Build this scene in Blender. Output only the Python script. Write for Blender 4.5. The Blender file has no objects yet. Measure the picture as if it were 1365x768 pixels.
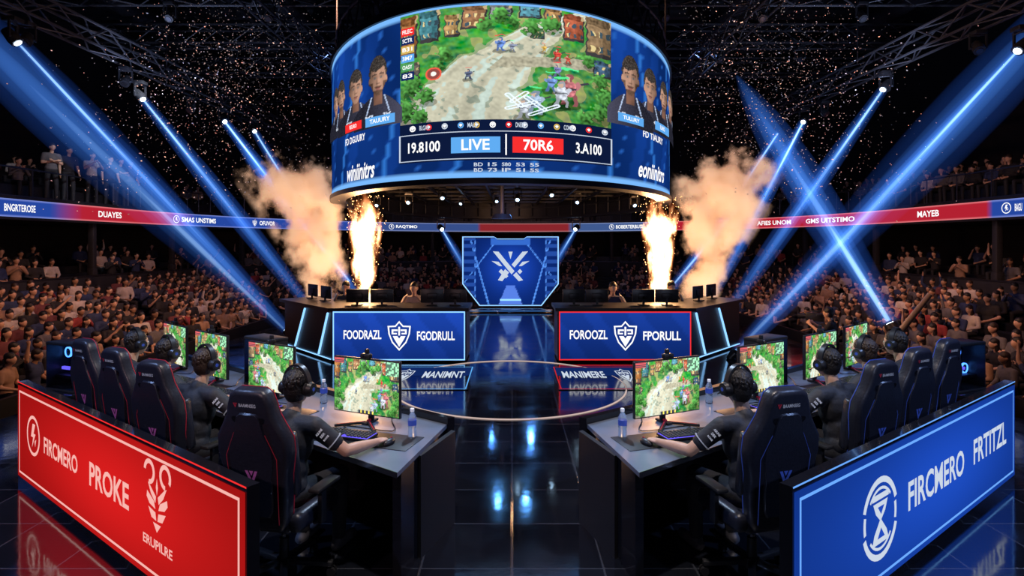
import bpy, bmesh, math, random
import numpy as np
from math import sin, cos, pi, radians, sqrt, atan2, asin, exp, hypot
from mathutils import Vector, Matrix, noise
random.seed(7)
SC = bpy.context.scene
COL = SC.collection
F = 760.0; H = 2.2; HY = 325.0; CX = 682.5
V3 = Vector
def P(px, py, d): return V3(((px-CX)/F*d, d, H-(py-HY)/F*d))

# ------------------------------------------------------------ materials
def nt_of(name):
    m = bpy.data.materials.new(name); m.use_nodes = True
    nt = m.node_tree; nt.nodes.clear()
    o = nt.nodes.new('ShaderNodeOutputMaterial')
    return m, nt, o
def mat(name, col, rough=.5, metal=0., em=None, es=0., noise_amt=.0, nscale=8., bump=0., coat=0.):
    m, nt, o = nt_of(name)
    b = nt.nodes.new('ShaderNodeBsdfPrincipled')
    b.inputs['Base Color'].default_value = (*col, 1)
    b.inputs['Roughness'].default_value = rough
    b.inputs['Metallic'].default_value = metal
    b.inputs['Coat Weight'].default_value = coat
    if em: 
        b.inputs['Emission Color'].default_value = (*em, 1); b.inputs['Emission Strength'].default_value = es
        m.cycles.emission_sampling = 'NONE'
    nt.links.new(b.outputs[0], o.inputs[0])
    if noise_amt or bump:
        tc = nt.nodes.new('ShaderNodeTexCoord'); n = nt.nodes.new('ShaderNodeTexNoise')
        n.inputs['Scale'].default_value = nscale; n.inputs['Detail'].default_value = 4
        nt.links.new(tc.outputs['Object'], n.inputs['Vector'])
        if noise_amt:
            mx = nt.nodes.new('ShaderNodeMix'); mx.data_type = 'RGBA'
            mx.inputs['A'].default_value = (*[c*(1-noise_amt) for c in col], 1)
            mx.inputs['B'].default_value = (*[min(1, c*(1+noise_amt)) for c in col], 1)
            nt.links.new(n.outputs['Fac'], mx.inputs['Factor']); nt.links.new(mx.outputs['Result'], b.inputs['Base Color'])
        if bump:
            bp = nt.nodes.new('ShaderNodeBump'); bp.inputs['Strength'].default_value = bump; bp.inputs['Distance'].default_value = .01
            nt.links.new(n.outputs['Fac'], bp.inputs['Height']); nt.links.new(bp.outputs[0], b.inputs['Normal'])
    return m
def glow(name, col, s, sample=False):
    m, nt, o = nt_of(name)
    e = nt.nodes.new('ShaderNodeEmission'); e.inputs[0].default_value = (*col, 1); e.inputs[1].default_value = s
    nt.links.new(e.outputs[0], o.inputs[0])
    if not sample: m.cycles.emission_sampling = 'NONE'
    return m
def painted_mat(name, s, sample=False):
    m, nt, o = nt_of(name)
    a = nt.nodes.new('ShaderNodeAttribute'); a.attribute_name = 'Col'
    e = nt.nodes.new('ShaderNodeEmission'); e.inputs[1].default_value = s
    nt.links.new(a.outputs['Color'], e.inputs[0]); nt.links.new(e.outputs[0], o.inputs[0])
    if not sample: m.cycles.emission_sampling = 'NONE'
    return m
def vol_emit(name, col, s):
    m, nt, o = nt_of(name)
    e = nt.nodes.new('ShaderNodeEmission'); e.inputs[0].default_value = (*col, 1); e.inputs[1].default_value = s
    nt.links.new(e.outputs[0], o.inputs['Volume'])
    m.cycles.emission_sampling = 'NONE'
    return m
def floor_mat():
    m, nt, o = nt_of('gloss_floor'); N = nt.nodes.new; L = nt.links.new
    b = N('ShaderNodeBsdfPrincipled'); tc = N('ShaderNodeTexCoord')
    br = N('ShaderNodeTexBrick'); br.offset = 0; br.inputs['Scale'].default_value = 1
    br.inputs['Brick Width'].default_value = .62; br.inputs['Row Height'].default_value = .62
    br.inputs['Mortar Size'].default_value = .007
    br.inputs['Color1'].default_value = (.005, .006, .010, 1); br.inputs['Color2'].default_value = (.010, .012, .018, 1)
    br.inputs['Mortar'].default_value = (.045, .05, .065, 1)
    L(tc.outputs['Object'], br.inputs['Vector']); L(br.outputs['Color'], b.inputs['Base Color'])
    n = N('ShaderNodeTexNoise'); n.inputs['Scale'].default_value = 2.2; n.inputs['Detail'].default_value = 8
    L(tc.outputs['Object'], n.inputs['Vector'])
    mr = N('ShaderNodeMapRange'); mr.inputs['From Min'].default_value = .3; mr.inputs['From Max'].default_value = .7
    mr.inputs['To Min'].default_value = .04; mr.inputs['To Max'].default_value = .14
    L(n.outputs['Fac'], mr.inputs['Value']); L(mr.outputs[0], b.inputs['Roughness'])
    n2 = N('ShaderNodeTexNoise'); n2.inputs['Scale'].default_value = 11; n2.inputs['Detail'].default_value = 3
    L(tc.outputs['Object'], n2.inputs['Vector'])
    b0 = N('ShaderNodeBump'); b0.inputs['Strength'].default_value = .14; b0.inputs['Distance'].default_value = .003; L(n2.outputs['Fac'], b0.inputs['Height'])
    bp = N('ShaderNodeBump'); bp.inputs['Strength'].default_value = .4; bp.inputs['Distance'].default_value = .005; bp.invert = True
    L(br.outputs['Fac'], bp.inputs['Height']); L(b0.outputs[0], bp.inputs['Normal']); L(bp.outputs[0], b.inputs['Normal'])
    b.inputs['IOR'].default_value = 2.7
    L(b.outputs[0], o.inputs[0]); return m
def plume_mat(name, x0, slope, y0, z0, r0, dr, ztop, kind):
    """volume whose density falls off from a leaning axis (world position) with noise"""
    m, nt, o = nt_of(name); N = nt.nodes.new; L = nt.links.new
    def mth(op, a, b=None, clamp=False):
        q = N('ShaderNodeMath'); q.operation = op; q.use_clamp = clamp
        for i, x in enumerate((a, b)):
            if x is None: continue
            if isinstance(x, (int, float)): q.inputs[i].default_value = x
            else: L(x, q.inputs[i])
        return q.outputs[0]
    g = N('ShaderNodeNewGeometry'); sx = N('ShaderNodeSeparateXYZ'); L(g.outputs['Position'], sx.inputs[0])
    X, Y, Z = sx.outputs
    h = mth('SUBTRACT', Z, z0)
    dx = mth('SUBTRACT', mth('SUBTRACT', X, x0), mth('MULTIPLY', h, slope)); dy = mth('SUBTRACT', Y, y0)
    rr = mth('ADD', mth('MULTIPLY', h, dr), r0)
    rad = mth('DIVIDE', mth('SQRT', mth('ADD', mth('MULTIPLY', dx, dx), mth('MULTIPLY', dy, dy))), rr)
    fall = mth('SUBTRACT', 1.0, rad)
    n = N('ShaderNodeTexNoise'); mp = N('ShaderNodeMapping'); L(g.outputs['Position'], mp.inputs['Vector'])
    n.inputs['Detail'].default_value = 5; n.inputs['Roughness'].default_value = .58
    if kind == 'smoke':
        n.inputs['Scale'].default_value = 1.5; mp.inputs['Scale'].default_value = (1, 1, .9)
    else:
        n.inputs['Scale'].default_value = 5.0; mp.inputs['Scale'].default_value = (1, 1, .38)
    L(mp.outputs[0], n.inputs['Vector'])
    top = mth('MULTIPLY', mth('SUBTRACT', ztop, Z), 1.2 if kind == 'smoke' else 1.3, True)
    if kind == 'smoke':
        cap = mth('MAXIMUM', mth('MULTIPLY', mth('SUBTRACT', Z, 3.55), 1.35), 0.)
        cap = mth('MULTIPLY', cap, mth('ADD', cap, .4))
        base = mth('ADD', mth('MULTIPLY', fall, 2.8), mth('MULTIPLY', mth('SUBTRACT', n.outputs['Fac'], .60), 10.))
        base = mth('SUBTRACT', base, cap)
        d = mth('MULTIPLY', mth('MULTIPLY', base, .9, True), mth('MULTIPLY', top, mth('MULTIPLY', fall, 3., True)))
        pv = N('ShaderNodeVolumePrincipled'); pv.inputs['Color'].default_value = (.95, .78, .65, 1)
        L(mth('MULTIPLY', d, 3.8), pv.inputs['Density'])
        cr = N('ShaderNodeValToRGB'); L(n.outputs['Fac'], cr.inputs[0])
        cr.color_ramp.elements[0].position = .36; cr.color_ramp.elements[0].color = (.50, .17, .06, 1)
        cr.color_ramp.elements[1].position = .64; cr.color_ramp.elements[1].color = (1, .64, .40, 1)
        L(cr.outputs[0], pv.inputs['Emission Color'])  # smoke's own glow, orange hollows to cream peaks, imitates flame light
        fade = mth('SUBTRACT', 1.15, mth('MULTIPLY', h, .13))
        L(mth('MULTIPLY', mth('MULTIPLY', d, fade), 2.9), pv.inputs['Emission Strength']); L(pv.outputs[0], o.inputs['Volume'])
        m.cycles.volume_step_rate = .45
    else:
        base = mth('ADD', mth('MULTIPLY', fall, 1.7), mth('MULTIPLY', mth('SUBTRACT', n.outputs['Fac'], .545), 7.))
        base = mth('SUBTRACT', base, mth('MAXIMUM', mth('MULTIPLY', mth('SUBTRACT', Z, 2.55), 1.9), 0.))
        d = mth('MULTIPLY', mth('MULTIPLY', base, 1., True), mth('MULTIPLY', top, mth('MULTIPLY', fall, 5., True)))
        cr = N('ShaderNodeValToRGB'); L(d, cr.inputs[0])
        cr.color_ramp.elements[0].position = .05; cr.color_ramp.elements[0].color = (1, .22, .04, 1)
        cr.color_ramp.elements[1].position = .85; cr.color_ramp.elements[1].color = (1, .68, .34, 1)
        e = N('ShaderNodeEmission'); L(cr.outputs[0], e.inputs[0]); L(mth('MULTIPLY', mth('POWER', d, 1.4), 36.), e.inputs[1]); L(e.outputs[0], o.inputs['Volume'])
        m.cycles.volume_step_rate = .25
    m.cycles.emission_sampling = 'NONE'
    return m

M = {}
M['floor'] = floor_mat()
M['dark'] = mat('dark_concrete', (.018, .017, .022), .7, noise_amt=.3, nscale=3)
M['step'] = mat('step_concrete', (.020, .016, .019), .8, noise_amt=.3, nscale=4)
M['wall'] = mat('arena_wall', (.016, .013, .016), .85, noise_amt=.4, nscale=1.2)
M['black'] = mat('black_gloss', (.008, .008, .011), .12, coat=.4, noise_amt=.2, nscale=5)
M['satin'] = mat('black_satin', (.012, .012, .016), .42, noise_amt=.3, nscale=30)
M['counter'] = mat('counter_black', (.008, .009, .014), .35, noise_amt=.3, nscale=30)
M['plastic'] = mat('black_plastic', (.02, .02, .023), .35, noise_amt=.2, nscale=40)
M['metal'] = mat('dark_metal', (.10, .10, .12), .35, .9, noise_amt=.2, nscale=20)
M['truss'] = mat('truss_metal', (.07, .07, .08), .5, .5, noise_amt=.2, nscale=20)
M['desk'] = mat('desk_top', (.15, .185, .25), .34, .0, noise_amt=.15, nscale=6, coat=.2)
M['leather'] = mat('chair_leather', (.017, .019, .032), .36, noise_amt=.3, nscale=60, bump=.15)
M['redtrim'] = mat('red_trim', (.4, .02, .04), .4, em=(1, .05, .12), es=.05, noise_amt=.1)
M['bluetrim'] = mat('blue_trim', (.03, .07, .4), .4, em=(.1, .2, 1), es=.08, noise_amt=.1)
M['violet'] = mat('violet_trim', (.2, .05, .22), .5, em=(.7, .15, .5), es=.10, noise_amt=.1)
M['skin'] = mat('skin', (.62, .36, .25), .46, noise_amt=.18, nscale=14, bump=.12)
M['skin2'] = mat('skin_deep', (.42, .23, .14), .5, noise_amt=.12, nscale=12)
M['hair'] = mat('hair_dark', (.012, .009, .008), .48, noise_amt=.5, nscale=120, bump=.5)
M['hair2'] = mat('hair_brown', (.032, .018, .012), .48, noise_amt=.5, nscale=120, bump=.5)
M['jersey'] = mat('black_jersey', (.018, .019, .026), .65, noise_amt=.35, nscale=22, bump=.5)
M['jeans'] = mat('dark_trousers', (.014, .015, .022), .8, noise_amt=.3, nscale=40, bump=.3)
M['shoe'] = mat('shoe', (.09, .085, .10), .5, noise_amt=.2)
M['eye'] = mat('eye', (.7, .7, .7), .15, noise_amt=.02)
M['white'] = mat('white_print', (.75, .78, .85), .5, em=(.8, .85, 1), es=.2, noise_amt=.05)
M['greyp'] = mat('grey_print', (.4, .42, .48), .5, em=(.8, .85, 1), es=.08, noise_amt=.05)
M['steel'] = mat('steel', (.4, .4, .43), .25, 1., noise_amt=.1)
M['crane'] = mat('crane_beige', (.35, .26, .20), .5, noise_amt=.1)
M['gW'] = glow('led_white', (1, 1, 1), 1.1)
M['gWd'] = glow('led_soft_white', (.75, .85, 1), .8)
M['gPink'] = glow('led_pink', (1, .50, .45), .95)
M['gBlueL'] = glow('led_light_blue', (.25, .55, 1), 1.5)
M['gBlueM'] = glow('led_mid_blue', (.14, .38, .95), 1.1)
M['gBlue'] = glow('led_blue', (.02, .09, .68), .75)
M['gSky'] = glow('led_sky', (.12, .42, .9), 1.0)
M['gStep'] = glow('led_step', (.05, .2, .6), .6)
M['gRed'] = glow('led_red', (.95, .03, .03), 1.0)
M['gRedD'] = glow('led_dark_red', (.5, .02, .03), 1.0)
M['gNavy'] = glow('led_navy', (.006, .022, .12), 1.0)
M['gNavyD'] = glow('led_dark_navy', (.004, .010, .045), 1.0)
M['gRing'] = glow('floor_ring', (1, .75, .68), .6)
M['gKey'] = glow('key_light', (.16, .12, 1.), 1.2)
M['gYel'] = glow('print_yellow', (.9, .6, .15), .8)
M['gGreen'] = glow('print_green', (.1, .45, .15), .8)
M['fan'] = glow('fan_ring', (.08, .30, 1), 3.0)
M['spark'] = glow('spark', (1, .5, .18), 6)
M['lens'] = glow('lamp_lens', (.45, .72, 1), 7)
M['lensw'] = glow('lamp_lens_white', (.7, .85, 1), 8)
M['paint'] = painted_mat('painted_screen', 1.25)
M['paintS'] = painted_mat('painted_monitor', 1.7, True)
M['paintB'] = painted_mat('painted_drum', 1.0)
def glass_m(name, col, tr=.85, ior=1.33):
    m, nt, o = nt_of(name); b = nt.nodes.new('ShaderNodeBsdfPrincipled')
    b.inputs['Base Color'].default_value = (*col, 1); b.inputs['Roughness'].default_value = .05
    b.inputs['Transmission Weight'].default_value = tr; b.inputs['IOR'].default_value = ior
    nt.links.new(b.outputs[0], o.inputs[0]); return m
M['glass'] = glass_m('bottle_plastic', (.75, .88, 1))
M['tint'] = glass_m('tinted_glass', (.8, .85, 1), 1., 1.1)

# ------------------------------------------------------------ mesh builder
def frame_rot(z):
    z = z.normalized(); a = V3((1, 0, 0)) if abs(z.x) < .9 else V3((0, 1, 0))
    x = a.cross(z).normalized(); y = z.cross(x); return x, y
def sph_vf(nu=12, nv=8):
    V = [(0, 0, 1)]; Fc = []
    for j in range(1, nv):
        t = pi*j/nv
        for i in range(nu): V.append((sin(t)*cos(2*pi*i/nu), sin(t)*sin(2*pi*i/nu), cos(t)))
    V.append((0, 0, -1)); L = len(V)-1
    for i in range(nu): Fc.append((0, 1+i, 1+(i+1) % nu)); Fc.append((L, L-nu+(i+1) % nu, L-nu+i))
    for j in range(nv-2):
        for i in range(nu):
            a = 1+j*nu+i; b = 1+j*nu+(i+1) % nu; Fc.append((a, a+nu, b+nu, b))
    return V, Fc
SPH = {}
class MB:
    def __init__(s): s.V = []; s.F = []; s.I = []; s.mats = []
    def add(s, V, Fc, m, T=None):
        if m not in s.mats: s.mats.append(m)
        k = s.mats.index(m); n = len(s.V)
        s.V += [tuple(T @ V3(v)) for v in V] if T is not None else [tuple(v) for v in V]
        for f in Fc: s.F.append(tuple(n+i for i in f)); s.I.append(k)
        return s
    def box(s, c, size, m, rot=None, bev=0., seg=2):
        bm = bmesh.new(); bmesh.ops.create_cube(bm, size=1)
        for v in bm.verts: v.co = V3((v.co.x*size[0], v.co.y*size[1], v.co.z*size[2]))
        if bev: bmesh.ops.bevel(bm, geom=bm.edges[:], offset=bev, segments=seg, profile=.5, affect='EDGES')
        T = Matrix.Translation(V3(c)) @ (rot.to_4x4() if rot is not None else Matrix())
        bm.verts.index_update()
        s.add([v.co.copy() for v in bm.verts], [[v.index for v in f.verts] for f in bm.faces], m, T); bm.free(); return s
    def cyl(s, p0, p1, r0, r1, m, n=12, cap=True):
        p0 = V3(p0); p1 = V3(p1); x, y = frame_rot(p1-p0); V = []
        for p, r in ((p0, r0), (p1, r1)):
            for i in range(n): a = 2*pi*i/n; V.append(p+x*cos(a)*r+y*sin(a)*r)
        Fc = [(i, (i+1) % n, n+(i+1) % n, n+i) for i in range(n)]
        if cap: Fc += [tuple(range(n-1, -1, -1)), tuple(range(n, 2*n))]
        return s.add(V, Fc, m)
    def ell(s, c, r, m, rot=None, nu=12, nv=8):
        if (nu, nv) not in SPH: SPH[(nu, nv)] = sph_vf(nu, nv)
        V, Fc = SPH[(nu, nv)]
        if isinstance(r, (int, float)): r = (r, r, r)
        T = Matrix.Translation(V3(c)) @ (rot.to_4x4() if rot is not None else Matrix()) @ Matrix.Diagonal((*r, 1))
        return s.add(V, Fc, m, T)
    def caps(s, p0, p1, r0, r1, m, n=12):
        s.cyl(p0, p1, r0, r1, m, n); s.ell(p0, r0, m, nu=n); s.ell(p1, r1, m, nu=n); return s
    def tube(s, pts, r, m, n=8):
        for a, b in zip(pts[:-1], pts[1:]): s.cyl(a, b, r, r, m, n)
        for p in pts[1:-1]: s.ell(p, r, m, nu=n, nv=6)
        return s
    def lathe(s, prof, m, c=(0, 0, 0), n=20):
        V = []; Fc = []; c = V3(c)
        for r, z in prof:
            for i in range(n): a = 2*pi*i/n; V.append(c+V3((r*cos(a), r*sin(a), z)))
        for j in range(len(prof)-1):
            for i in range(n): Fc.append((j*n+i, j*n+(i+1) % n, (j+1)*n+(i+1) % n, (j+1)*n+i))
        Fc += [tuple(range(n-1, -1, -1)), tuple(range((len(prof)-1)*n, len(prof)*n))]
        return s.add(V, Fc, m)
    def prism(s, poly, z0, z1, m, T=None):
        n = len(poly); V = [(x, y, z0) for x, y in poly]+[(x, y, z1) for x, y in poly]
        Fc = [tuple(range(n-1, -1, -1)), tuple(range(n, 2*n))]+[(i, (i+1) % n, n+(i+1) % n, n+i) for i in range(n)]
        return s.add(V, Fc, m, T)
    def mesh(s, name, smooth=True, recalc=True, ang=38):
        me = bpy.data.meshes.new(name); me.from_pydata(s.V, [], s.F)
        for m in s.mats: me.materials.append(m)
        me.polygons.foreach_set('material_index', s.I)
        if recalc:
            bm = bmesh.new(); bm.from_mesh(me); bmesh.ops.recalc_face_normals(bm, faces=bm.faces); bm.to_mesh(me); bm.free()
        if smooth: me.shade_smooth(); me.set_sharp_from_angle(angle=radians(ang))
        return me
    def build(s, name, parent=None, world=False, smooth=True, recalc=True, **tags):
        return link(s.mesh(name, smooth, recalc), name, parent, world, **tags)
def link(me, name, parent=None, world=False, center=True, **tags):
    o = bpy.data.objects.new(name, me); COL.objects.link(o)
    if parent:
        o.parent = parent
        if world: o.matrix_parent_inverse = Matrix.LocRotScale(parent.location, parent.rotation_euler, None).inverted()
    elif world and center and len(me.vertices):
        n = len(me.vertices); a = np.empty(n*3); me.vertices.foreach_get('co', a); a = a.reshape(-1, 3)
        lo = a.min(0); hi = a.max(0); c = V3(((lo[0]+hi[0])/2, (lo[1]+hi[1])/2, lo[2]))
        me.transform(Matrix.Translation(-c)); o.location = c
    for k, v in tags.items(): o[k] = v
    return o
def thing(name, label, category, loc=(0, 0, 0), rz=0, group=None):
    o = bpy.data.objects.new(name, None); COL.objects.link(o); o.location = loc; o.rotation_euler = (0, 0, rz)
    o.empty_display_size = .1
    o['label'] = label; o['category'] = category
    if group: o['group'] = group
    return o
def copy_tree(o, loc=None, rz=None, label=None, parent=None):
    c = o.copy(); COL.objects.link(c)
    if parent: c.parent = parent
    if loc is not None: c.location = loc
    if rz is not None: c.rotation_euler = (0, 0, rz)
    if label: c['label'] = label
    for ch in list(o.children): copy_tree(ch, parent=c)
    return c
def remesh(mb, voxel, smooth=2, ratio=1., name='m'):
    me = mb.mesh(name, False, True); o = bpy.data.objects.new(name, me); COL.objects.link(o)
    r = o.modifiers.new('r', 'REMESH'); r.mode = 'VOXEL'; r.voxel_size = voxel; r.use_smooth_shade = True
    if smooth: q = o.modifiers.new('s', 'SMOOTH'); q.factor = .5; q.iterations = smooth
    if ratio < 1: d = o.modifiers.new('d', 'DECIMATE'); d.ratio = ratio
    dg = bpy.context.evaluated_depsgraph_get(); out = bpy.data.meshes.new_from_object(o.evaluated_get(dg))
    out.name = name; bpy.data.objects.remove(o); bpy.data.meshes.remove(me)
    out.materials.clear(); out.materials.append(mb.mats[0])
    out.polygons.foreach_set('material_index', [0]*len(out.polygons)); out.shade_smooth()
    return out
def mirror_mesh(me):
    m2 = me.copy(); m2.transform(Matrix.Diagonal((-1, 1, 1, 1))); m2.flip_normals(); return m2
TX = {}
def text_vf(body):
    if body in TX: return TX[body]
    cu = bpy.data.curves.new('t', 'FONT'); cu.body = body; cu.offset = .022; cu.resolution_u = 3
    o = bpy.data.objects.new('t', cu); COL.objects.link(o)
    dg = bpy.context.evaluated_depsgraph_get(); me = bpy.data.meshes.new_from_object(o.evaluated_get(dg))
    V = [(v.co.x, v.co.y) for v in me.vertices]; Fc = [tuple(p.vertices) for p in me.polygons]
    bpy.data.objects.remove(o); bpy.data.meshes.remove(me); bpy.data.curves.remove(cu)
    x0 = min(v[0] for v in V); x1 = max(v[0] for v in V); y0 = min(v[1] for v in V); y1 = max(v[1] for v in V)
    TX[body] = ([((x-x0)/(x1-x0), (y-y0)/(y1-y0)) for x, y in V], Fc); return TX[body]
def text(mb, body, mp, m, shear=0.):
    V, Fc = text_vf(body); mb.add([mp(u+shear*v, v) for u, v in V], Fc, m)
class Fr:                       # a plane: origin, reading direction, up; normal points at the reader
    def __init__(s, o, ex, ez=(0, 0, 1)):
        s.o = V3(o); s.x = V3(ex).normalized(); s.z = V3(ez).normalized(); s.n = s.x.cross(s.z)
    def __call__(s, a, b, off=0.): return s.o+s.x*a+s.z*b+s.n*off
    def rect(s, a0, a1, b0, b1, off=.006): return lambda u, v: s(a0+u*(a1-a0), b0+v*(b1-b0), off)
    def emb(s, a, b, r, off=.006): return lambda x, y: s(a+x*r, b+y*r, off)
    def quad(s, mb, a0, a1, b0, b1, m, off=.003): mb.add([s(a0, b0, off), s(a1, b0, off), s(a1, b1, off), s(a0, b1, off)], [(0, 1, 2, 3)], m)
    def border(s, mb, a0, a1, b0, b1, w, m, off=.005):
        V = [s(a0, b0, off), s(a1, b0, off), s(a1, b1, off), s(a0, b1, off), s(a0+w, b0+w, off), s(a1-w, b0+w, off), s(a1-w, b1-w, off), s(a0+w, b1-w, off)]
        mb.add(V, [(i, (i+1) % 4, 4+(i+1) % 4, 4+i) for i in range(4)], m)
def ringp(pts, k): n = len(pts); return (pts+[(x*k, y*k) for x, y in pts], [(i, (i+1) % n, n+(i+1) % n, n+i) for i in range(n)])
def poly(pts): return (pts, [tuple(range(len(pts)))])
def arc(cx, cy, r, a0, a1, w, n=14):
    A = [radians(a0+(a1-a0)*i/n) for i in range(n+1)]
    return ([(cx+r*cos(a), cy+r*sin(a)) for a in A]+[(cx+(r-w)*cos(a), cy+(r-w)*sin(a)) for a in A], [(i, i+1, n+2+i, n+1+i) for i in range(n)])
CIRC = [(cos(2*pi*i/28), sin(2*pi*i/28)) for i in range(28)]
SHP = [(-.80, .66), (-.28, .68), (0, 1.0), (.28, .68), (.80, .66), (.74, .1), (.5, -.5), (0, -1.05), (-.5, -.5), (-.74, .1)]
E_SHIELD = [ringp(SHP, .86), poly([(-.52, .42), (-.10, .42), (-.10, .30), (-.40, .30), (-.40, .18), (-.16, .18), (-.16, .08), (-.52, .08)]), poly([(.52, .42), (.10, .42), (.10, .30), (.40, .30), (.40, .18), (.16, .18), (.16, .08), (.52, .08)]),
            poly([(-.44, -.04), (-.12, -.04), (0, -.22), (.12, -.04), (.44, -.04), (.30, -.30), (0, -.78), (-.30, -.30)]), poly([(-.06, .60), (.06, .60), (.06, .0), (-.06, .0)])]
E_HOUR = [arc(0, 0, 1.0, 20, 160, .15), arc(0, 0, 1.0, 200, 340, .15), arc(0, 0, .92, -14, 14, .12), arc(0, 0, .92, 166, 194, .12), arc(0, .0, .76, 40, 140, .07), arc(0, 0, .76, 220, 320, .07),
          poly([(-.46, .60), (.46, .60), (.46, .46), (-.46, .46)]), poly([(-.40, .40), (.40, .40), (.26, .14), (.04, -.04), (.34, -.34), (.46, -.60), (-.46, -.60), (-.34, -.34), (-.04, -.04), (-.26, .14)]),]
E_HOUR2 = [poly([(-.18, .30), (.18, .30), (0, .10)]), poly([(-.2, -.46), (.2, -.46), (0, -.22)])]
E_BOLT = [ringp(CIRC, .84), poly([(-.1, .6), (.3, .6), (.05, .12), (.35, .12), (-.2, -.62), (-.02, -.08), (-.35, -.08)]), poly([(.2, -.25), (.45, -.1), (.3, -.5)])]
# winged figure: two curling loops on top, faceted body and pointed base
E_BIRD = [arc(-.52, .72, .38, -95, 175, .14, 18), poly([(-.62, .40), (-.50, .34), (-.06, .06), (-.10, -.14), (-.40, .08)]), arc(.54, .76, .38, -30, 270, .14, 18), poly([(.50, .38), (.64, .44), (.42, .10), (.12, -.14), (.06, .06)]),
          poly([(-.66, .12), (-.20, -.10), (-.10, -.32), (-.50, -.24), (-.70, -.06)]), poly([(.66, .12), (.20, -.10), (.10, -.32), (.50, -.24), (.70, -.06)]), poly([(-.58, -.34), (-.10, -.42), (-.04, -.66), (-.36, -.62)]), poly([(.58, -.34), (.10, -.42), (.04, -.66), (.36, -.62)]),
          poly([(-.26, -.74), (.26, -.74), (0, -1.0)]), poly([(-.07, .34), (0, .62), (.07, .34), (0, .10)])]
E_X = [poly([(-.98, .88), (-.66, .86), (.22, -.22), (.06, -.40)]), poly([(.98, .88), (.66, .86), (.06, .14), (.22, -.02)]), poly([(-.30, -.10), (-.08, -.30), (-.46, -.78), (-.70, -.72)]), poly([(.14, -.44), (.32, -.28), (.70, -.72), (.46, -.78)]),
       poly([(-.66, -.24), (-.52, -.10), (-.12, -.50), (-.26, -.62)]), poly([(.66, -.24), (.52, -.10), (.38, -.24), (.52, -.38)]), poly([(-1.05, .34), (-.66, .30), (-.46, .06), (-.62, .06)]), poly([(1.05, .34), (.66, .30), (.46, .06), (.62, .06)]), poly([(-.12, .86), (.12, .86), (.0, .44)])]
E_V = [poly([(-.9, .8), (-.5, .8), (0, -.35), (.5, .8), (.9, .8), (.1, -.95), (-.1, -.95)]), poly([(-.3, .8), (.3, .8), (0, .15)])]
def emblem(mb, E, mp, m):
    for V, Fc in E: mb.add([mp(x, y) for x, y in V], Fc, m)
def painted(nx, ny, mapf, colf, m, name='screen', mask=None):
    V = []; C = []
    for j in range(ny+1):
        for i in range(nx+1):
            u = i/nx; v = j/ny; V.append(tuple(mapf(u, v))); C += [*colf(u, v), 1.]
    Fc = [(j*(nx+1)+i, j*(nx+1)+i+1, (j+1)*(nx+1)+i+1, (j+1)*(nx+1)+i) for j in range(ny) for i in range(nx) if mask is None or mask((i+.5)/nx, (j+.5)/ny)]
    me = bpy.data.meshes.new(name); me.from_pydata(V, [], Fc); me.materials.append(m)
    at = me.color_attributes.new('Col', 'FLOAT_COLOR', 'POINT'); at.data.foreach_set('color', C)
    return me
def hsh(i, k=0): return (sin(i*127.1+k*311.7)*43758.5453) % 1
TREES = [(.06, .34, .09), (.13, .24, .07), (.03, .12, .10), (.10, .06, .07), (.94, .42, .07), (.98, .26, .09), (.60, .82, .06), (.69, .86, .07), (.40, .84, .05), (.87, .58, .06), (.02, .52, .07), (.19, .50, .05), (.86, .06, .07), (.52, .86, .05), (.93, .12, .08), (.22, .60, .05), (.47, .92, .06)]
GUYS = [(.47, .66, .065, (.16, .30, .75)), (.52, .64, .045, (.3, .35, .5)), (.72, .60, .055, (.75, .08, .06)), (.77, .57, .045, (.7, .12, .08)), (.72, .46, .06, (.25, .25, .55)), (.78, .30, .15, (.62, .20, .22)), (.74, .25, .12, (.70, .75, .85)), (.62, .16, .11, (.45, .60, .80)), (.33, .40, .05, (.12, .15, .25)), (.66, .64, .04, (.8, .5, .1)), (.69, .34, .08, (.2, .35, .75)), (.57, .10, .09, (.65, .70, .78))]
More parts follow.
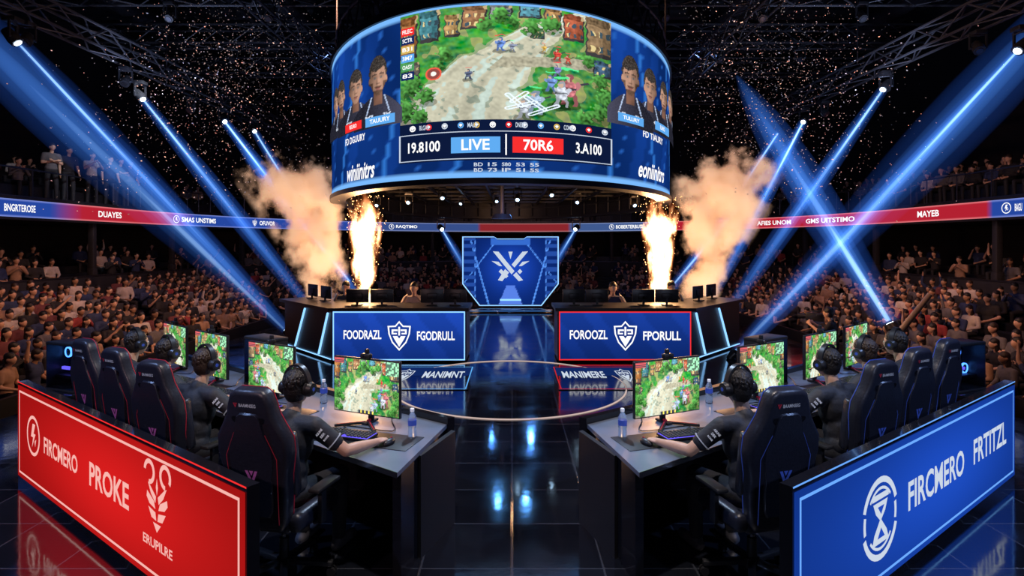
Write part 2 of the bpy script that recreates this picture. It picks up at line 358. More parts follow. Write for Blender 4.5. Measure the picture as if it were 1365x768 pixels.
def game_color(u, v, s=0.):
    U = u; V = v
    if s > 1.5: u = 1-u
    n = noise.noise(V3((u*4+s, v*3, s))); n2 = noise.noise(V3((u*15+s, v*9, s*2))); n3 = noise.noise(V3((u*70, v*44+s, 3))); n4 = noise.noise(V3((u*34+v*12, v*26-u*8, 7+s)))
    u += .010*n4+.006*n2; v += .012*n4
    c = [.07+.07*n2+.08*n4, .26+.16*n+.14*n4+.06*n3, .06+.05*n2+.04*n3]
    if n2 > .25: c = [.30+.1*n4, .34+.1*n4, .12]
    cx = .27+.46*v*v+.12*v; hw = .30*(1-v)+.05; e = abs(u-cx)/(hw*(1+.30*n2+.10*n4))
    if e < 1:
        st = noise.noise(V3(((u-cx)/hw*5, v*3, 9+s)))      # streaks running with the track
        k = .86+.12*n3+.16*n+.14*n4+.25*st; c = [.66*k, .64*k, .48*k]
        if st+.4*n4 > .22: c = [.58*k, .70*k, .62*k]
        if n2+n4 < -.48: c = [.40*k, .46*k, .36*k]
        if e > .86: c = [.28+.1*n4, .36+.1*n4, .18]
    if .41+.1*u < v < .50+.1*u and u > cx: k = .80+.35*n3+.2*n4; c = [.50*k, .47*k, .34*k]
    for x, y, w, h, cc in ((.0, .60, .09, .38, (.55, .22, .07)), (.10, .72, .10, .28, (.10, .34, .40)), (.22, .74, .07, .2, (.66, .40, .16)), (.30, .80, .11, .2, (.48, .24, .12)), (.42, .88, .1, .12, (.40, .42, .42)), (.55, .90, .10, .12, (.16, .48, .60)), (.66, .82, .08, .2, (.55, .30, .12)), (.75, .74, .10, .24, (.62, .16, .08)), (.86, .64, .15, .36, (.40, .26, .14)), (.90, .46, .10, .15, (.10, .20, .34)), (.03, .40, .07, .16, (.30, .26, .22)), (.60, .72, .06, .10, (.14, .30, .14))):
        if x < u < x+w and y < v < y+h:
            a = (u-x)/w; b = (v-y)/h; k = .50+.45*b+.25*n3+.35*n4; c = [q*k for q in cc]
            if b > .78+.08*abs(a-.5): c = [q*.40*(1+n3) for q in cc] if a < .88 else [.75, .55, .3]
            elif (a*3.3) % 1 > .55 and .35 < (b*2.6) % 1 < .75: c = [.05, .09, .12] if hsh(int(a*4), int(b*3)+x) > .3 else [.75, .60, .28]
            elif b < .10 or a < .06 or a > .92: c = [.05, .045, .05]
            if a > .6: c = [q*.65 for q in c]
    for x, y, r in TREES:
        dx = (u-x)*1.6; dy = v-y; q = hypot(dx, dy)
        if q < r*(1+.5*n3+.5*n4): k = max(.10, .28+.55*(dy/r*.5+.3)-.2*dx/r+.5*n3+.4*n4); c = [.14*k, .50*k, .10*k]
        elif hypot(dx-.3*r, (dy+r*.9)*1.8) < r: c = [q_*.5 for q_ in c]
    for x, y, h, cc in GUYS:
        x = (x+s*.03) % 1; dx = (u-x)*1.7/h; dy = (v-y)/h
        if hypot(dx+.15, (dy+.95)*2.5) < .8: c = [q*.4 for q in c]
        if hypot(dx, dy-.70) < .24: c = [.60, .42, .32] if dy < .74 and dx < .05 else [q*.45 for q in cc]
        elif hypot(dx*1.4, dy-.1) < .54: c = [q*(.65+.6*(dx+.3)+.6*n3) for q in cc]; c = c if abs(dy-.05) > .06 else [q*.3 for q in c]
        elif hypot((abs(dx)-.45)*1.6, dy-.25) < .24: c = [q*.7+.05 for q in cc]
        elif -.95 < dy < -.2 and (abs(dx-.2+dy*.15) < .14 or abs(dx+.2-dy*.2) < .14): c = [q*.45 for q in cc]
        elif abs(dy-.15-dx*.35) < .07 and 0 < dx < 1.1: c = [.05, .05, .07]
        elif 1.15 < dy < 1.27 and abs(dx) < .5: c = [.8, .08, .08] if hsh(x*10) > .5 else [.1, .8, .3]
    sh = 1-.35*max(0, abs(U-.5)*2-.6)-.15*(1-V); c = [x*sh for x in c]
    if s == 0.:
        q = hypot((U-.17)*1.5, V-.43)
        if q < .058: c = [.75, .1, .06] if q > .046 else ([.8, .8, .75] if q < .02 else [.25, .06, .05])
        for a0, b0, a1, b1 in ((.50, .10, .62, .16), (.58, .2, .66, .1), (.6, .05, .72, .14), (.5, .22, .56, .12), (.52, .16, .58, .24)):
            L = hypot(a1-a0, b1-b0); t = max(0, min(1, ((U-a0)*(a1-a0)+(V-b0)*(b1-b0))/L/L))
            if abs(hypot(U-a0-t*(a1-a0), V-b0-t*(b1-b0))-.010) < .004: c = [.75, .85, .95]
    else:
        if U > .80 and V > .74: c = [.08, .14, .10] if hsh(int(U*40), int(V*30)) > .35 else [.3, .7, .4]
        if .38 < U < .62 and V < .06: c = [.03, .04, .06] if int(U*50) % 3 else [.8, .6, .1]
        if U < .16 and V > .9: c = [.03, .04, .06] if int(V*60) % 2 else [.7, .1, .1]
    return [max(0., min(1., x)) for x in c]

# ------------------------------------------------------------ camera and world
cam = bpy.data.cameras.new('camera'); co = bpy.data.objects.new('camera', cam); COL.objects.link(co)
co.location = (0, 0, H); co.rotation_euler = (pi/2, 0, 0); cam.sensor_width = 36; cam.lens = 36*F/1365; cam.shift_y = -(384-HY)/1365; cam.clip_end = 300
SC.camera = co
w = bpy.data.worlds.new('world'); SC.world = w; w.use_nodes = True
w.node_tree.nodes['Background'].inputs[0].default_value = (.014, .020, .045, 1); w.node_tree.nodes['Background'].inputs[1].default_value = .6
try: SC.view_settings.view_transform = 'Standard'
except Exception: pass

# ------------------------------------------------------------ setting
mb = MB(); mb.prism([(-6.4, -4), (6.4, -4), (6.4, 14), (5.6, 20.4), (-5.6, 20.4), (-6.4, 14)], -.9, 0, M['floor']); mb.build('floor', world=True, smooth=False, kind='structure')
mb = MB(); mb.box((0, 16, -.95), (44, 46, .1), M['dark']); mb.build('floor_arena', world=True, smooth=False, kind='structure')
mb = MB(); mb.box((0, 16, 11.6), (46, 48, .2), M['wall'])
for i in range(9): mb.box((0, 2+i*4, 11.2), (42, .25, .6), M['truss'])
for i in range(7): mb.box((-15+i*5, 16, 10.95), (.2, 40, .35), M['truss'])
for x in (-13, -7.5, 7.5, 13): mb.cyl((x, -4, 10.2), (x, 36, 10.2), .35, .35, M['dark'], 14)
mb.build('ceiling', world=True, kind='structure')
def row_path(wd):
    pts = [(wd, y) for y in (-2, 1, 4, 7, 10, 13, 16, 18.5)]
    pts += [(wd*cos(pi*i/36), 20+wd*1.05*sin(pi*i/36)) for i in range(37)]
    pts += [(-wd, y) for y in (18.5, 16, 13, 10, 7, 4, 1, -2)]
    return pts
def sweep(mb, prof, m):          # closed profile of (w, z)
    rows = [row_path(wd) for wd, z in prof]; n = len(rows[0]); k = len(prof); V = []; Fc = []
    for i in range(n):
        for j in range(k): V.append((rows[j][i][0], rows[j][i][1], prof[j][1]))
    for i in range(n-1):
        for j in range(k): Fc.append((i*k+j, i*k+(j+1) % k, (i+1)*k+(j+1) % k, (i+1)*k+j))
    Fc += [tuple(range(k)), tuple(range((n-1)*k, n*k))]
    mb.add(V, Fc, m)
mb = MB(); sweep(mb, [(19.2, -1), (19.2, 11.6), (19.5, 11.6), (19.5, -1)], M['wall']); mb.build('wall_bowl', world=True, kind='structure')
# stands
RW = .60
low = [(8.6+RW*k, -.88+.12*k) for k in range(8)]
mid = [(14.25+.75*k, .60+.2*k) for k in range(3)]
top = [(14.1+.85*k, 3.45+.16*k) for k in range(4)]
def stand(rows, wd, zbase, label, wend):
    t = thing('spectator_stand', label, 'grandstand', (0, 20, zbase))
    prof = [(rows[0][0]-.45, zbase)]
    for (r, z) in rows: prof += [(r-.45, z), (r+wd-.45, z)]
    prof += [(wend, rows[-1][1]), (wend, zbase)]
    m = MB(); sweep(m, prof, M['step']); m.build('steps', t, True, False)
    for (r, z) in rows:
        m = MB(); sweep(m, [(r-.18, z+.002), (r-.18, z+.40), (r+.13, z+.40), (r+.13, z+.002)], M['satin']); m.build('bench', t, True, False)
    return t
t = stand(low, RW, -.92, 'lower tier of the horseshoe grandstand just above the arena floor', 13.4)
mb = MB(); sweep(mb, [(8.0, -.9), (8.0, -.25), (8.08, -.25), (8.08, -.9)], M['satin']); mb.build('front_barrier', t, True, False)
t = stand(mid, .75, -.9, 'shaded middle tier of seating under the ribbon display balcony', 19.1)
mb = MB(); sweep(mb, [(13.42, -.1), (13.42, 1.15), (13.5, 1.15), (13.5, -.1)], M['dark']); sweep(mb, [(13.40, 1.15), (13.40, 1.19), (13.52, 1.19), (13.52, 1.15)], M['metal']); mb.build('front_barrier', t, True, False)
t = stand(top, .85, 2.9, 'upper balcony tier of seating above the ribbon display', 19.1)
mb = MB(); sweep(mb, [(13.42, 3.45), (13.42, 3.52), (13.5, 3.52), (13.5, 3.45)], M['metal'])
sweep(mb, [(13.44, 4.25), (13.44, 4.29), (13.49, 4.29), (13.49, 4.25)], M['metal'])
rp = row_path(13.46)
for (a, b) in zip(rp[:-1], rp[1:]):
    for q in range(2): x = a[0]+(b[0]-a[0])*q/2; y = a[1]+(b[1]-a[1])*q/2; mb.cyl((x, y, 3.5), (x, y, 4.26), .02, .02, M['metal'], 6)
mb.build('guard_rail', t, True)
first = None
for i, (x, y) in enumerate(row_path(13.62)):
    if i % 3 == 0 and y > 6:
        if first is None:
            mb = MB(); mb.box((0, 0, 2.0), (.18, .18, 1.8), M['dark'], bev=.03); mb.box((0, 0, 1.25), (.22, .22, .3), M['dark'], bev=.03)
            first = mb.build('support_column', label='square dark column under the upper balcony', category='column', group='columns under the upper balcony'); first.location = (x, y, 0)
        else: copy_tree(first, (x, y, 0))

# ribbon display
t = thing('ribbon_display', 'long red and blue LED ribbon display wrapping the balcony front', 'led display', (0, 34, 2.9))
mb = MB(); sweep(mb, [(13.32, 2.85), (13.32, 3.48), (13.42, 3.48), (13.42, 2.85)], M['plastic']); mb.build('housing', t, True, False)
def dense(wd, n=420):
    pts = row_path(wd); L = [0]
    for a, b in zip(pts[:-1], pts[1:]): L.append(L[-1]+hypot(b[0]-a[0], b[1]-a[1]))
    out = []
    j = 0
    for i in range(n+1):
        s = L[-1]*i/n
        while j < len(L)-2 and L[j+1] < s: j += 1
        k = (s-L[j])/(L[j+1]-L[j]); out.append((pts[j][0]+(pts[j+1][0]-pts[j][0])*k, pts[j][1]+(pts[j+1][1]-pts[j][1])*k))
    return out[::-1]
RB = dense(13.30)
def rib_px(i): x, y = RB[i]; return CX+F*x/y if y > 1 else (-9999 if x < 0 else 9999)
RPX = [rib_px(i) for i in range(len(RB))]
def ribcol(u, v):
    px = RPX[min(len(RB)-1, int(u*(len(RB)-1)+.5))]
    blue = (.015, .05, .28); red = (.36, .012, .025)
    if px < 70: c = blue
    elif px < 110: k = (px-70)/40; c = [a+(b-a)*k for a, b in zip(blue, red)]
    elif px < 215: c = red
    elif px < 260: k = (px-215)/45; c = [a+(b-a)*k for a, b in zip(red, blue)]
    elif px < 470: c = blue
    elif px < 640: c = (.03, .06, .2)
    elif px < 760: c = (.2, .015, .02)
    elif px < 870: c = (.04, .08, .22)
    elif px < 1320: c = red
    else: c = blue
    if v < .12 or v > .88: c = [min(1, x*1.5+.15) for x in c]
    return c
n = len(RB)-1
me = painted(n, 8, lambda u, v: (RB[int(u*n+.5)][0], RB[int(u*n+.5)][1], 2.92+v*.48), ribcol, M['paint'], 'ribbon_screen'); link(me, 'ribbon_screen', t, True)
def rib_text(s, p0, p1, E=None):
    def at(px):
        for i in range(n):
            a, b = RPX[i], RPX[i+1]
            if a <= px <= b and b-a < 200: k = (px-a)/(b-a+1e-9); return V3((RB[i][0]+(RB[i+1][0]-RB[i][0])*k, RB[i][1]+(RB[i+1][1]-RB[i][1])*k, 0))
    a, b = at(p0), at(p1)
    if a is None or b is None: return
    L = (b-a).length; fr = Fr((a.x, a.y, 3.16), b-a); x0 = 0
    if E: m = MB(); emblem(m, E, fr.emb(.16, 0, .15, .03), M['gW']); x0 = .42; m.build('emblem', t, True, False, False)
    m = MB(); text(m, s, fr.rect(x0, L, -.10, .10, .03), M['gW']); m.build('lettering', t, True, False, False)
for a in (('BNGRTEROSE', 4, 46), ('DUAYES', 130, 161), ('SMAS UNSTIMS', 230, 287, E_BOLT), ('OFUVOR', 335, 366, E_SHIELD), ('RAQTIMO', 518, 556, E_BOLT), ('BOBERTERBUSE', 812, 858, E_BOLT), ('AFIES UNOM', 1010, 1055), ('GMS UITSTIMO', 1075, 1140), ('MAYEB', 1224, 1253), ('BAGU', 1336, 1364, E_BOLT)): rib_text(*a)

# ------------------------------------------------------------ LED drum
DX, DY, DA, DB = -.26, 16., 4.3, 6.72
ZB, ZT = 3.28, 6.12
def DM(th, z, off=0.): return V3((DX+(DA+off)*sin(th), DY-(DB+off)*cos(th), z))
def th_px(px):
    m = (px-CX)/F; K = DY*m-DX; R = hypot(DA, m*DB); return asin(max(-1, min(1, K/R)))-atan2(m*DB, DA)
def zpy(px, py): d = DY-DB*cos(th_px(px)); return H-(py-HY)/F*d
def drect(p0, p1, z0, z1, off): 
    a, b = th_px(p0), th_px(p1); return lambda u, v: DM(a+u*(b-a), z0+v*(z1-z0), off)
def dband(mb, o0, o1, z0, z1, m, n=96):
    V = []; Fc = []
    for i in range(n):
        th = 2*pi*i/n; V += [DM(th, z0, o0), DM(th, z0, o1), DM(th, z1, o1), DM(th, z1, o0)]
    for i in range(n):
        for j in range(4): a = i*4+j; b = i*4+(j+1) % 4; c = ((i+1) % n)*4; Fc.append((a, b, c+(j+1) % 4, c+j))
    mb.add(V, Fc, m)
drum = thing('led_drum', 'huge oval hanging LED drum showing a live match above the stage', 'led screen', (DX, DY, ZB))
mb = MB(); dband(mb, -.18, -.03, ZB-.02, ZT+.05, M['satin']); dband(mb, -.3, .05, ZB-.10, ZB-.01, M['satin']); dband(mb, -.3, .05, ZT, ZT+.12, M['satin'])
mb.add([DM(2*pi*i/60, ZT+.02, -.1) for i in range(60)], [tuple(range(60))], M['satin'])
for i in range(48): th = 2*pi*i/48; mb.cyl(DM(th, ZB, -.25), DM(th, ZT, -.25), .03, .03, M['satin'], 6)
for z in (3.6, 4.2, 5.0): dband(mb, -.32, -.24, z, z+.05, M['satin'], 60)
mb.build('housing', drum, True)
def drumcol(u, v):
    th = (u-.5)*2*pi; a = abs(th)
    g = .25+.75*v; q = sin(th*9+v*3.2)*.5+.5; r = sin(th*23-v*5)*.5+.5
    k = .36+.50*q*g+.2*(r > .8)
    c = [.008*k, .060*k, .36*k]
    if abs(((a*3+v*.6) % 1)-.5) < .03: c = [.03, .18, .62]
    if abs(((a*5-v*1.1) % 1)-.5) < .015: c = [.02, .12, .5]
    if v < .025 or v > .975: c = [.2, .5, 1]
    return c
me = painted(300, 44, lambda u, v: DM((u-.5)*2*pi, ZB+v*(ZT-ZB)), drumcol, M['paintB']); link(me, 'blue_screen', drum, True)
gm = drect(535, 813, 4.22, 6.07, .03)
me = painted(460, 250, gm, lambda u, v: game_color(u, v, 0.), M['paint']); link(me, 'game_screen', drum, True)
def dq(mb, p0, p1, z0, z1, off, m, N=12):
    f = drect(p0, p1, z0, z1, off); V = [f(i/N, j) for j in (0, 1) for i in range(N+1)]
    mb.add(V, [(i, i+1, N+2+i, N+1+i) for i in range(N)], m)
mb = MB(); dq(mb, 534, 814, 3.56, 4.24, .02, M['gNavyD'], 24)
for z in (3.58, 4.02): dq(mb, 534, 814, z, z+.014, .045, M['gWd'], 24)
for p in (534, 812): dq(mb, p, p+2, 3.58, 4.03, .045, M['gWd'])
dq(mb, 673.5, 675.5, 3.64, 3.98, .045, M['gW'], 1)
sb = mb.build('score_bar', drum, True, False, False)
for p0, p1, m_, s_, a0, a1 in ((602, 667, 'gSky', 'LIVE', 616, 653), (683, 750, 'gRed', '70R6', 697, 736)):
    mb = MB(); dq(mb, p0, p1, 3.68, 3.94, .04, M[m_]); text(mb, s_, drect(a0, a1, 3.72, 3.90, .06), M['gW']); mb.build('score_box', drum, True, False, False)
for s_, a0, a1 in (('19.8100', 546, 588), ('3.A100', 766, 800)): mb = MB(); text(mb, s_, drect(a0, a1, 3.72, 3.90, .05), M['gW']); mb.build('lettering', drum, True, False, False)
random.seed(3)
for i, px in enumerate(range(548, 806, 21)):
    mb = MB(); a, b = th_px(px), th_px(px+8); z = 4.13; r = .05
    c = [M['gW'], M['gRed'], M['gWd'], M['gSky'], M['gYel']][i % 5]
    V, Fc = ringp(CIRC, .6); mb.add([DM((a+b)/2+x*(b-a)*.5, z+y*r, .05) for x, y in V], Fc, c); mb.add([DM((a+b)/2+x*(b-a)*.3, z+y*r*.55, .052) for x, y in ((-1, .2), (0, -1), (1, .2), (.4, .9), (-.4, .9))], [(0, 1, 2, 3, 4)], M['gW'])
    mb.build('round_icon', drum, True, False, False)
for i, s in enumerate(('BLGAR', 'MALD', 'DNEEO', 'COMIA')): mb = MB(); text(mb, s, drect(561+i*63, 574+i*63, 4.09, 4.17, .055), M['gWd']); mb.build('lettering', drum, True, False, False)
for row, z in ((('BD', '15', 'S80', '53', '55'), 3.46), (('BD', '73', 'IP', 'S1', '5S'), 3.37)):
    for i, s in enumerate(row): mb = MB(); text(mb, s, drect(632+i*18.5, 644+i*18.5, z, z+.06, .03), M['gWd']); mb.build('lettering', drum, True, False, False)
for a in (('winiinitrs', 464, 500, 229, .15), ('eoniinitrs', 848, 882, 229, .15), ('FD DGUURY', 463, 489, 186, .065), ('FD TIAURY', 855, 881, 183, .065)):
    mb = MB(); pc = (a[1]+a[2])/2; z = zpy(pc, a[3]); h = a[4]
    text(mb, a[0], drect(a[1], a[2], z-h, z+h, .04), M['gW'], .06 if h > .1 else 0); mb.build('lettering', drum, True, False, False)
for p0, p1, pc, y0, y1, m_, s_ in ((494, 532, 512, 168, 156, 'gSky', 'TAUURY'), (468, 489, 478, 176, 165, 'gRed', 'REURIO'), (818, 851, 834, 166, 155, 'gSky', 'TULURY'), (866, 884, 875, 178, 167, 'gSky', 'IUARO')):
    mb = MB(); z0, z1 = zpy(pc, y0), zpy(pc, y1); dq(mb, p0, p1, z0, z1, .125, M[m_]); text(mb, s_, drect(p0+6, p1-6, z0+.04, z1-.04, .135), M['gW']); mb.build('name_plate', drum, True, False, False)
for i in range(6):
    mb = MB(); dq(mb, 537, 554, 5.72-i*.15, 5.85-i*.15, .05, [M['gRed'], M['gNavy'], M['gYel'], M['gSky'], M['gGreen'], M['gNavy']][i]); text(mb, ('FILEC', 'SCTR', 'B31', '3M7', 'OASY', '83')[i], drect(539, 552, 5.75-i*.15, 5.82-i*.15, .06), M['gW']); mb.build('team_tile', drum, True, False, False)
def portrait(px, py, hw, hh, sd, lit):
    z = zpy(px, py); sc = hh/F*(DY-DB*cos(th_px(px)))
    def mp(u, v): x = -1.15+2.3*u; y = -1.1+2.25*v; return DM(th_px(px+x*hw), z+y*sc, .04+.02*sd)
    def reg(x, y):
        if hypot(x/(.37 if y > .1 else .37-.28*(.1-y)), (y-.26)/(.50 if y > .26 else .46)) < 1: return 'face'
        if hypot(x/.43, (y-.48)/.46) < 1 and y > .34: return 'hair'
        if hypot((abs(x)-.39)/.06, (y-.24)/.12) < 1: return 'face'
        if abs(x) < .22 and -.45 < y < .1: return 'neck'
        if y < -.20 and abs(x) < .30+1.6*min(.5, (-.20-y))**.8: return 'shirt'
    def col(u, v):
        x = -1.15+2.3*u; y = -1.1+2.25*v; r = reg(x, y); n = noise.noise(V3((x*5+sd, y*5, sd))); n3 = noise.noise(V3((x*18, y*24+sd, 2)))
        L = max(.20, min(1.25, .66+lit*x*1.7+.16*n))
        if r == 'hair' or (r == 'face' and y > .55+.07*cos(x*7+sd)+.06*n): k = .02+.08*max(0, n3+.2)*(1+lit*x*2); return (k*1.1, k*.9, k*.8)
        if r == 'neck': return (.26*L, .13*L, .09*L)
        if r == 'shirt':
            if abs(abs(x)-.32-(y+.25)*-.5) < .03 and y > -.7: return (.4, .5, .7)
            if abs(y+.78) < .04 and .25 < abs(x) < .6 and n3 > -.1: return (.6, .65, .75)
            k = .015+.05*max(0, lit*x+.3)+.012*n3; return (k, k, k*1.6)
        if r is None: return (.01, .012, .03)
        c = [.60*L, .34*L, .235*L]
        c = [a*(.75+.35*exp(-(x/.22)**2-((y-.3)/.4)**2)) for a in c]
        for e in (-.15, .15):
            q = hypot((x-e)/.075, (y-.31)/.028)
            c = [a*(1-.42*exp(-((x-e)/.12)**2-((y-.335)/.06)**2)) for a in c]
            if q < 1: c = [.10, .07, .06] if abs(x-e) < .03 else [.30*L, .26*L, .24*L]
            if abs(y-.415+.25*(abs(x-e)-.03)) < .020 and abs(x-e) < .11: c = [.05, .035, .03]
        c = [a*(1-.40*exp(-((x+lit*.10)/.045)**2-((y-.18)/.12)**2)+.18*exp(-((x-lit*.02)/.035)**2-((y-.2)/.14)**2)) for a in c]
        if abs(y-.135) < .018 and abs(x) < .075: c = [a*.5 for a in c]
        if abs(y-.02) < .014 and abs(x) < .13: c = [.16*L, .06*L, .05*L]
        elif abs(y+.01) < .03 and abs(x) < .10: c = [.42*L, .17*L, .14*L]
        if (sd % 2 == 0 and (y < -.04 or (abs(x) > .25 and y < .18) or (.045 < y < .08 and abs(x) < .15))): c = [a*(.35+.15*n3) for a in c]
        return [max(0, a) for a in c]
    me = painted(62, 76, mp, col, M['paint'], 'player_portrait', lambda u, v: reg(-1.15+2.3*u, -1.1+2.25*v) is not None); link(me, 'player_portrait', drum, True)
for i, a in enumerate(((452, 148, 7, 32), (460, 142, 11, 36), (480, 132, 20, 40), (510, 120, 27, 46))): portrait(*a, i+1, .5)
for i, a in enumerate(((890, 150, 7, 30), (880, 143, 11, 35), (861, 131, 19, 40), (834, 120, 26, 46))): portrait(*a, i+1, -.5)
mb = MB()
for z in (ZT+.2, ZT+.75):
    for off in (-.1,):
        pts = [DM(2*pi*i/60, z, off) for i in range(61)]
        for a, b in zip(pts[:-1], pts[1:]): mb.cyl(a, b, .035, .035, M['truss'], 6)
for i in range(60): mb.cyl(DM(2*pi*i/60, ZT+.2, -.1), DM(2*pi*(i+.5)/60, ZT+.75, -.1), .02, .02, M['truss'], 5); mb.cyl(DM(2*pi*(i+.5)/60, ZT+.75, -.1), DM(2*pi*(i+1)/60, ZT+.2, -.1), .02, .02, M['truss'], 5)
for i in range(8): th = 2*pi*(i+.5)/8; mb.cyl(DM(th, ZT+.7, -.1), DM(th, 11.5, -.1), .025, .025, M['satin'], 6)
mb.build('hanging_truss', drum, True)
mb = MB()
for i in range(10):
    x = DX-3.6+i*.8; hw = DB*sqrt(max(0, 1-((x-DX)/DA)**2))-.35
    if hw > 0: mb.box((x, DY, 3.72), (.06, 2*hw, .06), M['satin'])
for j in range(9):
    y = DY-5.6+j*1.4; hw = DA*sqrt(max(0, 1-((y-DY)/DB)**2))-.3
    mb.box((DX, y, 3.78), (2*hw, .06, .06), M['satin'])
mb.cyl((DX, DY-1, 2.9), (DX, DY-1, 3.8), .05, .05, M['metal'], 8); mb.cyl((DX, DY-1, 2.86), (DX, DY-1, 2.98), .28, .22, M['satin'], 16)
mb.build('underside_grid', drum, True)

# ------------------------------------------------------------ light fixtures with beams
LAY = ((1., 1.7, .22, (.05, .20, 1.)), (1., 1., .75, (.07, .27, 1.)), (.84, .62, 1.4, (.10, .33, 1.)), (.60, .34, 4.4, (.24, .50, 1.)), (.34, .28, 12., (.42, .68, 1.)))
BM = [[vol_emit('beam_%d_%d' % (i, k), c, e*(1., .6, .36, .20)[k]) for k in range(4)] for i, (l, r, e, c) in enumerate(LAY)]
def spindle(m, p, d, L, r0, r1, mt, n=18):
    x, y = frame_rot(d); T = [0, .08, .16, .25, .35, .45, .55, .65, .75, .85, .93, .98]; V = []
    for t in T:
        k = 1. if t < .25 else 1-((t-.25)/.75)**1.8
        r = (r0+(r1-r0)*t)*k+.002
        V += [p+d*L*t+x*cos(2*pi*i/n)*r+y*sin(2*pi*i/n)*r for i in range(n)]
    K = len(T); m.add(V, [(j*n+i, j*n+(i+1) % n, (j+1)*n+(i+1) % n, (j+1)*n+i) for j in range(K-1) for i in range(n)]+[tuple(range(n)), tuple(range((K-1)*n, K*n))], mt)
def fixture(pos, tgt, label, hang=True, beam=1, r0=.045, r1=.22, scale=1., lens='lensw', group=None, k0=0, colr=None):
    pos = V3(pos); tgt = V3(tgt); d = (tgt-pos).normalized()
    t = thing('stage_spotlight', label, 'spotlight', pos+V3((0, 0, .36*scale if hang else -.36*scale)), group=group)
    s = 1 if hang else -1; e = V3((d.y, -d.x, 0)); e = e.normalized() if e.length > .01 else V3((1, 0, 0))
    m = MB(); m.box(pos+V3((0, 0, s*.33*scale)), (.26*scale, .22*scale, .09*scale), M['plastic'], bev=.012); m.build('base', t, True)
    m = MB()
    for q in (-1, 1): m.box(pos+e*q*.15*scale+V3((0, 0, s*.13*scale)), (.035*scale, .035*scale, .32*scale), M['plastic'])
    m.cyl(pos-e*.17*scale+V3((0, 0, s*.28*scale)), pos+e*.17*scale+V3((0, 0, s*.28*scale)), .025*scale, .025*scale, M['plastic'], 8); m.build('yoke', t, True)
    m = MB(); m.cyl(pos-d*.17*scale, pos+d*.02*scale, .085*scale, .12*scale, M['plastic'], 18); m.cyl(pos+d*.02*scale, pos+d*.12*scale, .12*scale, .11*scale, M['plastic'], 18); m.cyl(pos-e*.15*scale, pos+e*.15*scale, .03*scale, .03*scale, M['metal'], 8); m.build('lamp_head', t, True)
    m = MB(); m.cyl(pos+d*.121*scale, pos+d*.135*scale, .070*scale, .065*scale, M[lens], 18); m.build('lens', t, True)
    if beam:
        L = (tgt-pos).length*1.12
        for i, (l, r, e_, c) in enumerate(LAY):
            m = MB(); spindle(m, pos+d*(.15*scale+.01*i), d, L*l, r0*r, (r0+(r1-r0)*l)*r, BM[i][k0]); m.build('light_beam' if i == 0 else 'beam_core', t, True)
    return t
side_beams = [
 (P(17, 50, 11.7), P(385, 442, 13.6), 'left side-truss spotlight nearest the camera with a broad blue beam', .07, .28, 0),
 (P(187, 128, 15.9), P(412, 408, 14.5), 'second spotlight along the left truss with a blue beam onto the stage counter', .08, .27, 0),
 (P(298, 160, 20), P(476, 392, 15), 'third spotlight along the left truss with a slim blue beam', .09, .26, 0),
 (P(338, 173, 22.3), P(470, 384, 17), 'farthest spotlight on the left truss with a faint beam behind the smoke', .09, .24, 1),
 (P(1362, 62, 11.6), P(978, 476, 11.2), 'right side-truss spotlight nearest the camera with a long blue beam', .07, .28, 0),
 (P(1180, 115, 15.7), P(972, 412, 14), 'second spotlight along the right truss with a blue beam onto the stage counter', .08, .27, 0),
 (P(1072, 160, 20), P(950, 396, 15.3), 'third spotlight along the right truss with a slim blue beam', .09, .26, 0),
 (P(1040, 173, 22), P(895, 392, 17), 'farthest spotlight on the right truss with a faint beam behind the smoke', .09, .24, 1)]
for a in side_beams: fixture(a[0], a[1], a[2], True, 1, a[3], a[4], 1.1, k0=a[5])
fixture(P(1192, 440, 11.3), P(1000, 130, 14.5), 'floor spotlight by the right crowd throwing a wide pale beam upward', False, 1, .15, .50, 1.1, k0=1)
fixture(P(977, 473, 10.9), P(1470, -40, 13), 'small bright floor lamp at the right stage counter corner', False, 1, .07, .80, .7, k0=3)
fixture(P(384, 444, 12.6), P(-120, -40, 13.5), 'small floor lamp at the left stage counter corner', False, 1, .07, .90, .7, k0=3)
fixture(P(588, 304, 24), P(632, 378, 20.5), 'spotlight behind the drum aimed at left edge of the crest screen', True, 1, .08, .20, 1.1, k0=1)
fixture(P(768, 304, 24), P(724, 378, 20.5), 'spotlight behind the drum aimed at right edge of the crest screen', True, 1, .08, .20, 1.1, k0=1)
fixture(P(470, 380, 18), P(330, 210, 22), 'floor spotlight far behind the left stage counter', False, 1, .08, .36, .9, k0=1)
fixture(P(893, 385, 18), P(1040, 210, 22), 'floor spotlight far behind the right stage counter', False, 1, .08, .36, .9, k0=1)
for px, py, d in ((545, 268, 14), (590, 262, 13), (690, 264, 12.5), (662, 262, 17), (735, 258, 13), (770, 268, 15), (615, 270, 18), (845, 272, 15), (503, 272, 15.5)):
    q = P(px, py, d); q.z = min(q.z, 3.5); fixture(q, q+V3((random.uniform(-.4, .4), -1.2, -1)), 'small lamp hanging from the grid beneath the LED drum', True, 0, scale=.6, lens='lens', group='small lamps beneath the drum')
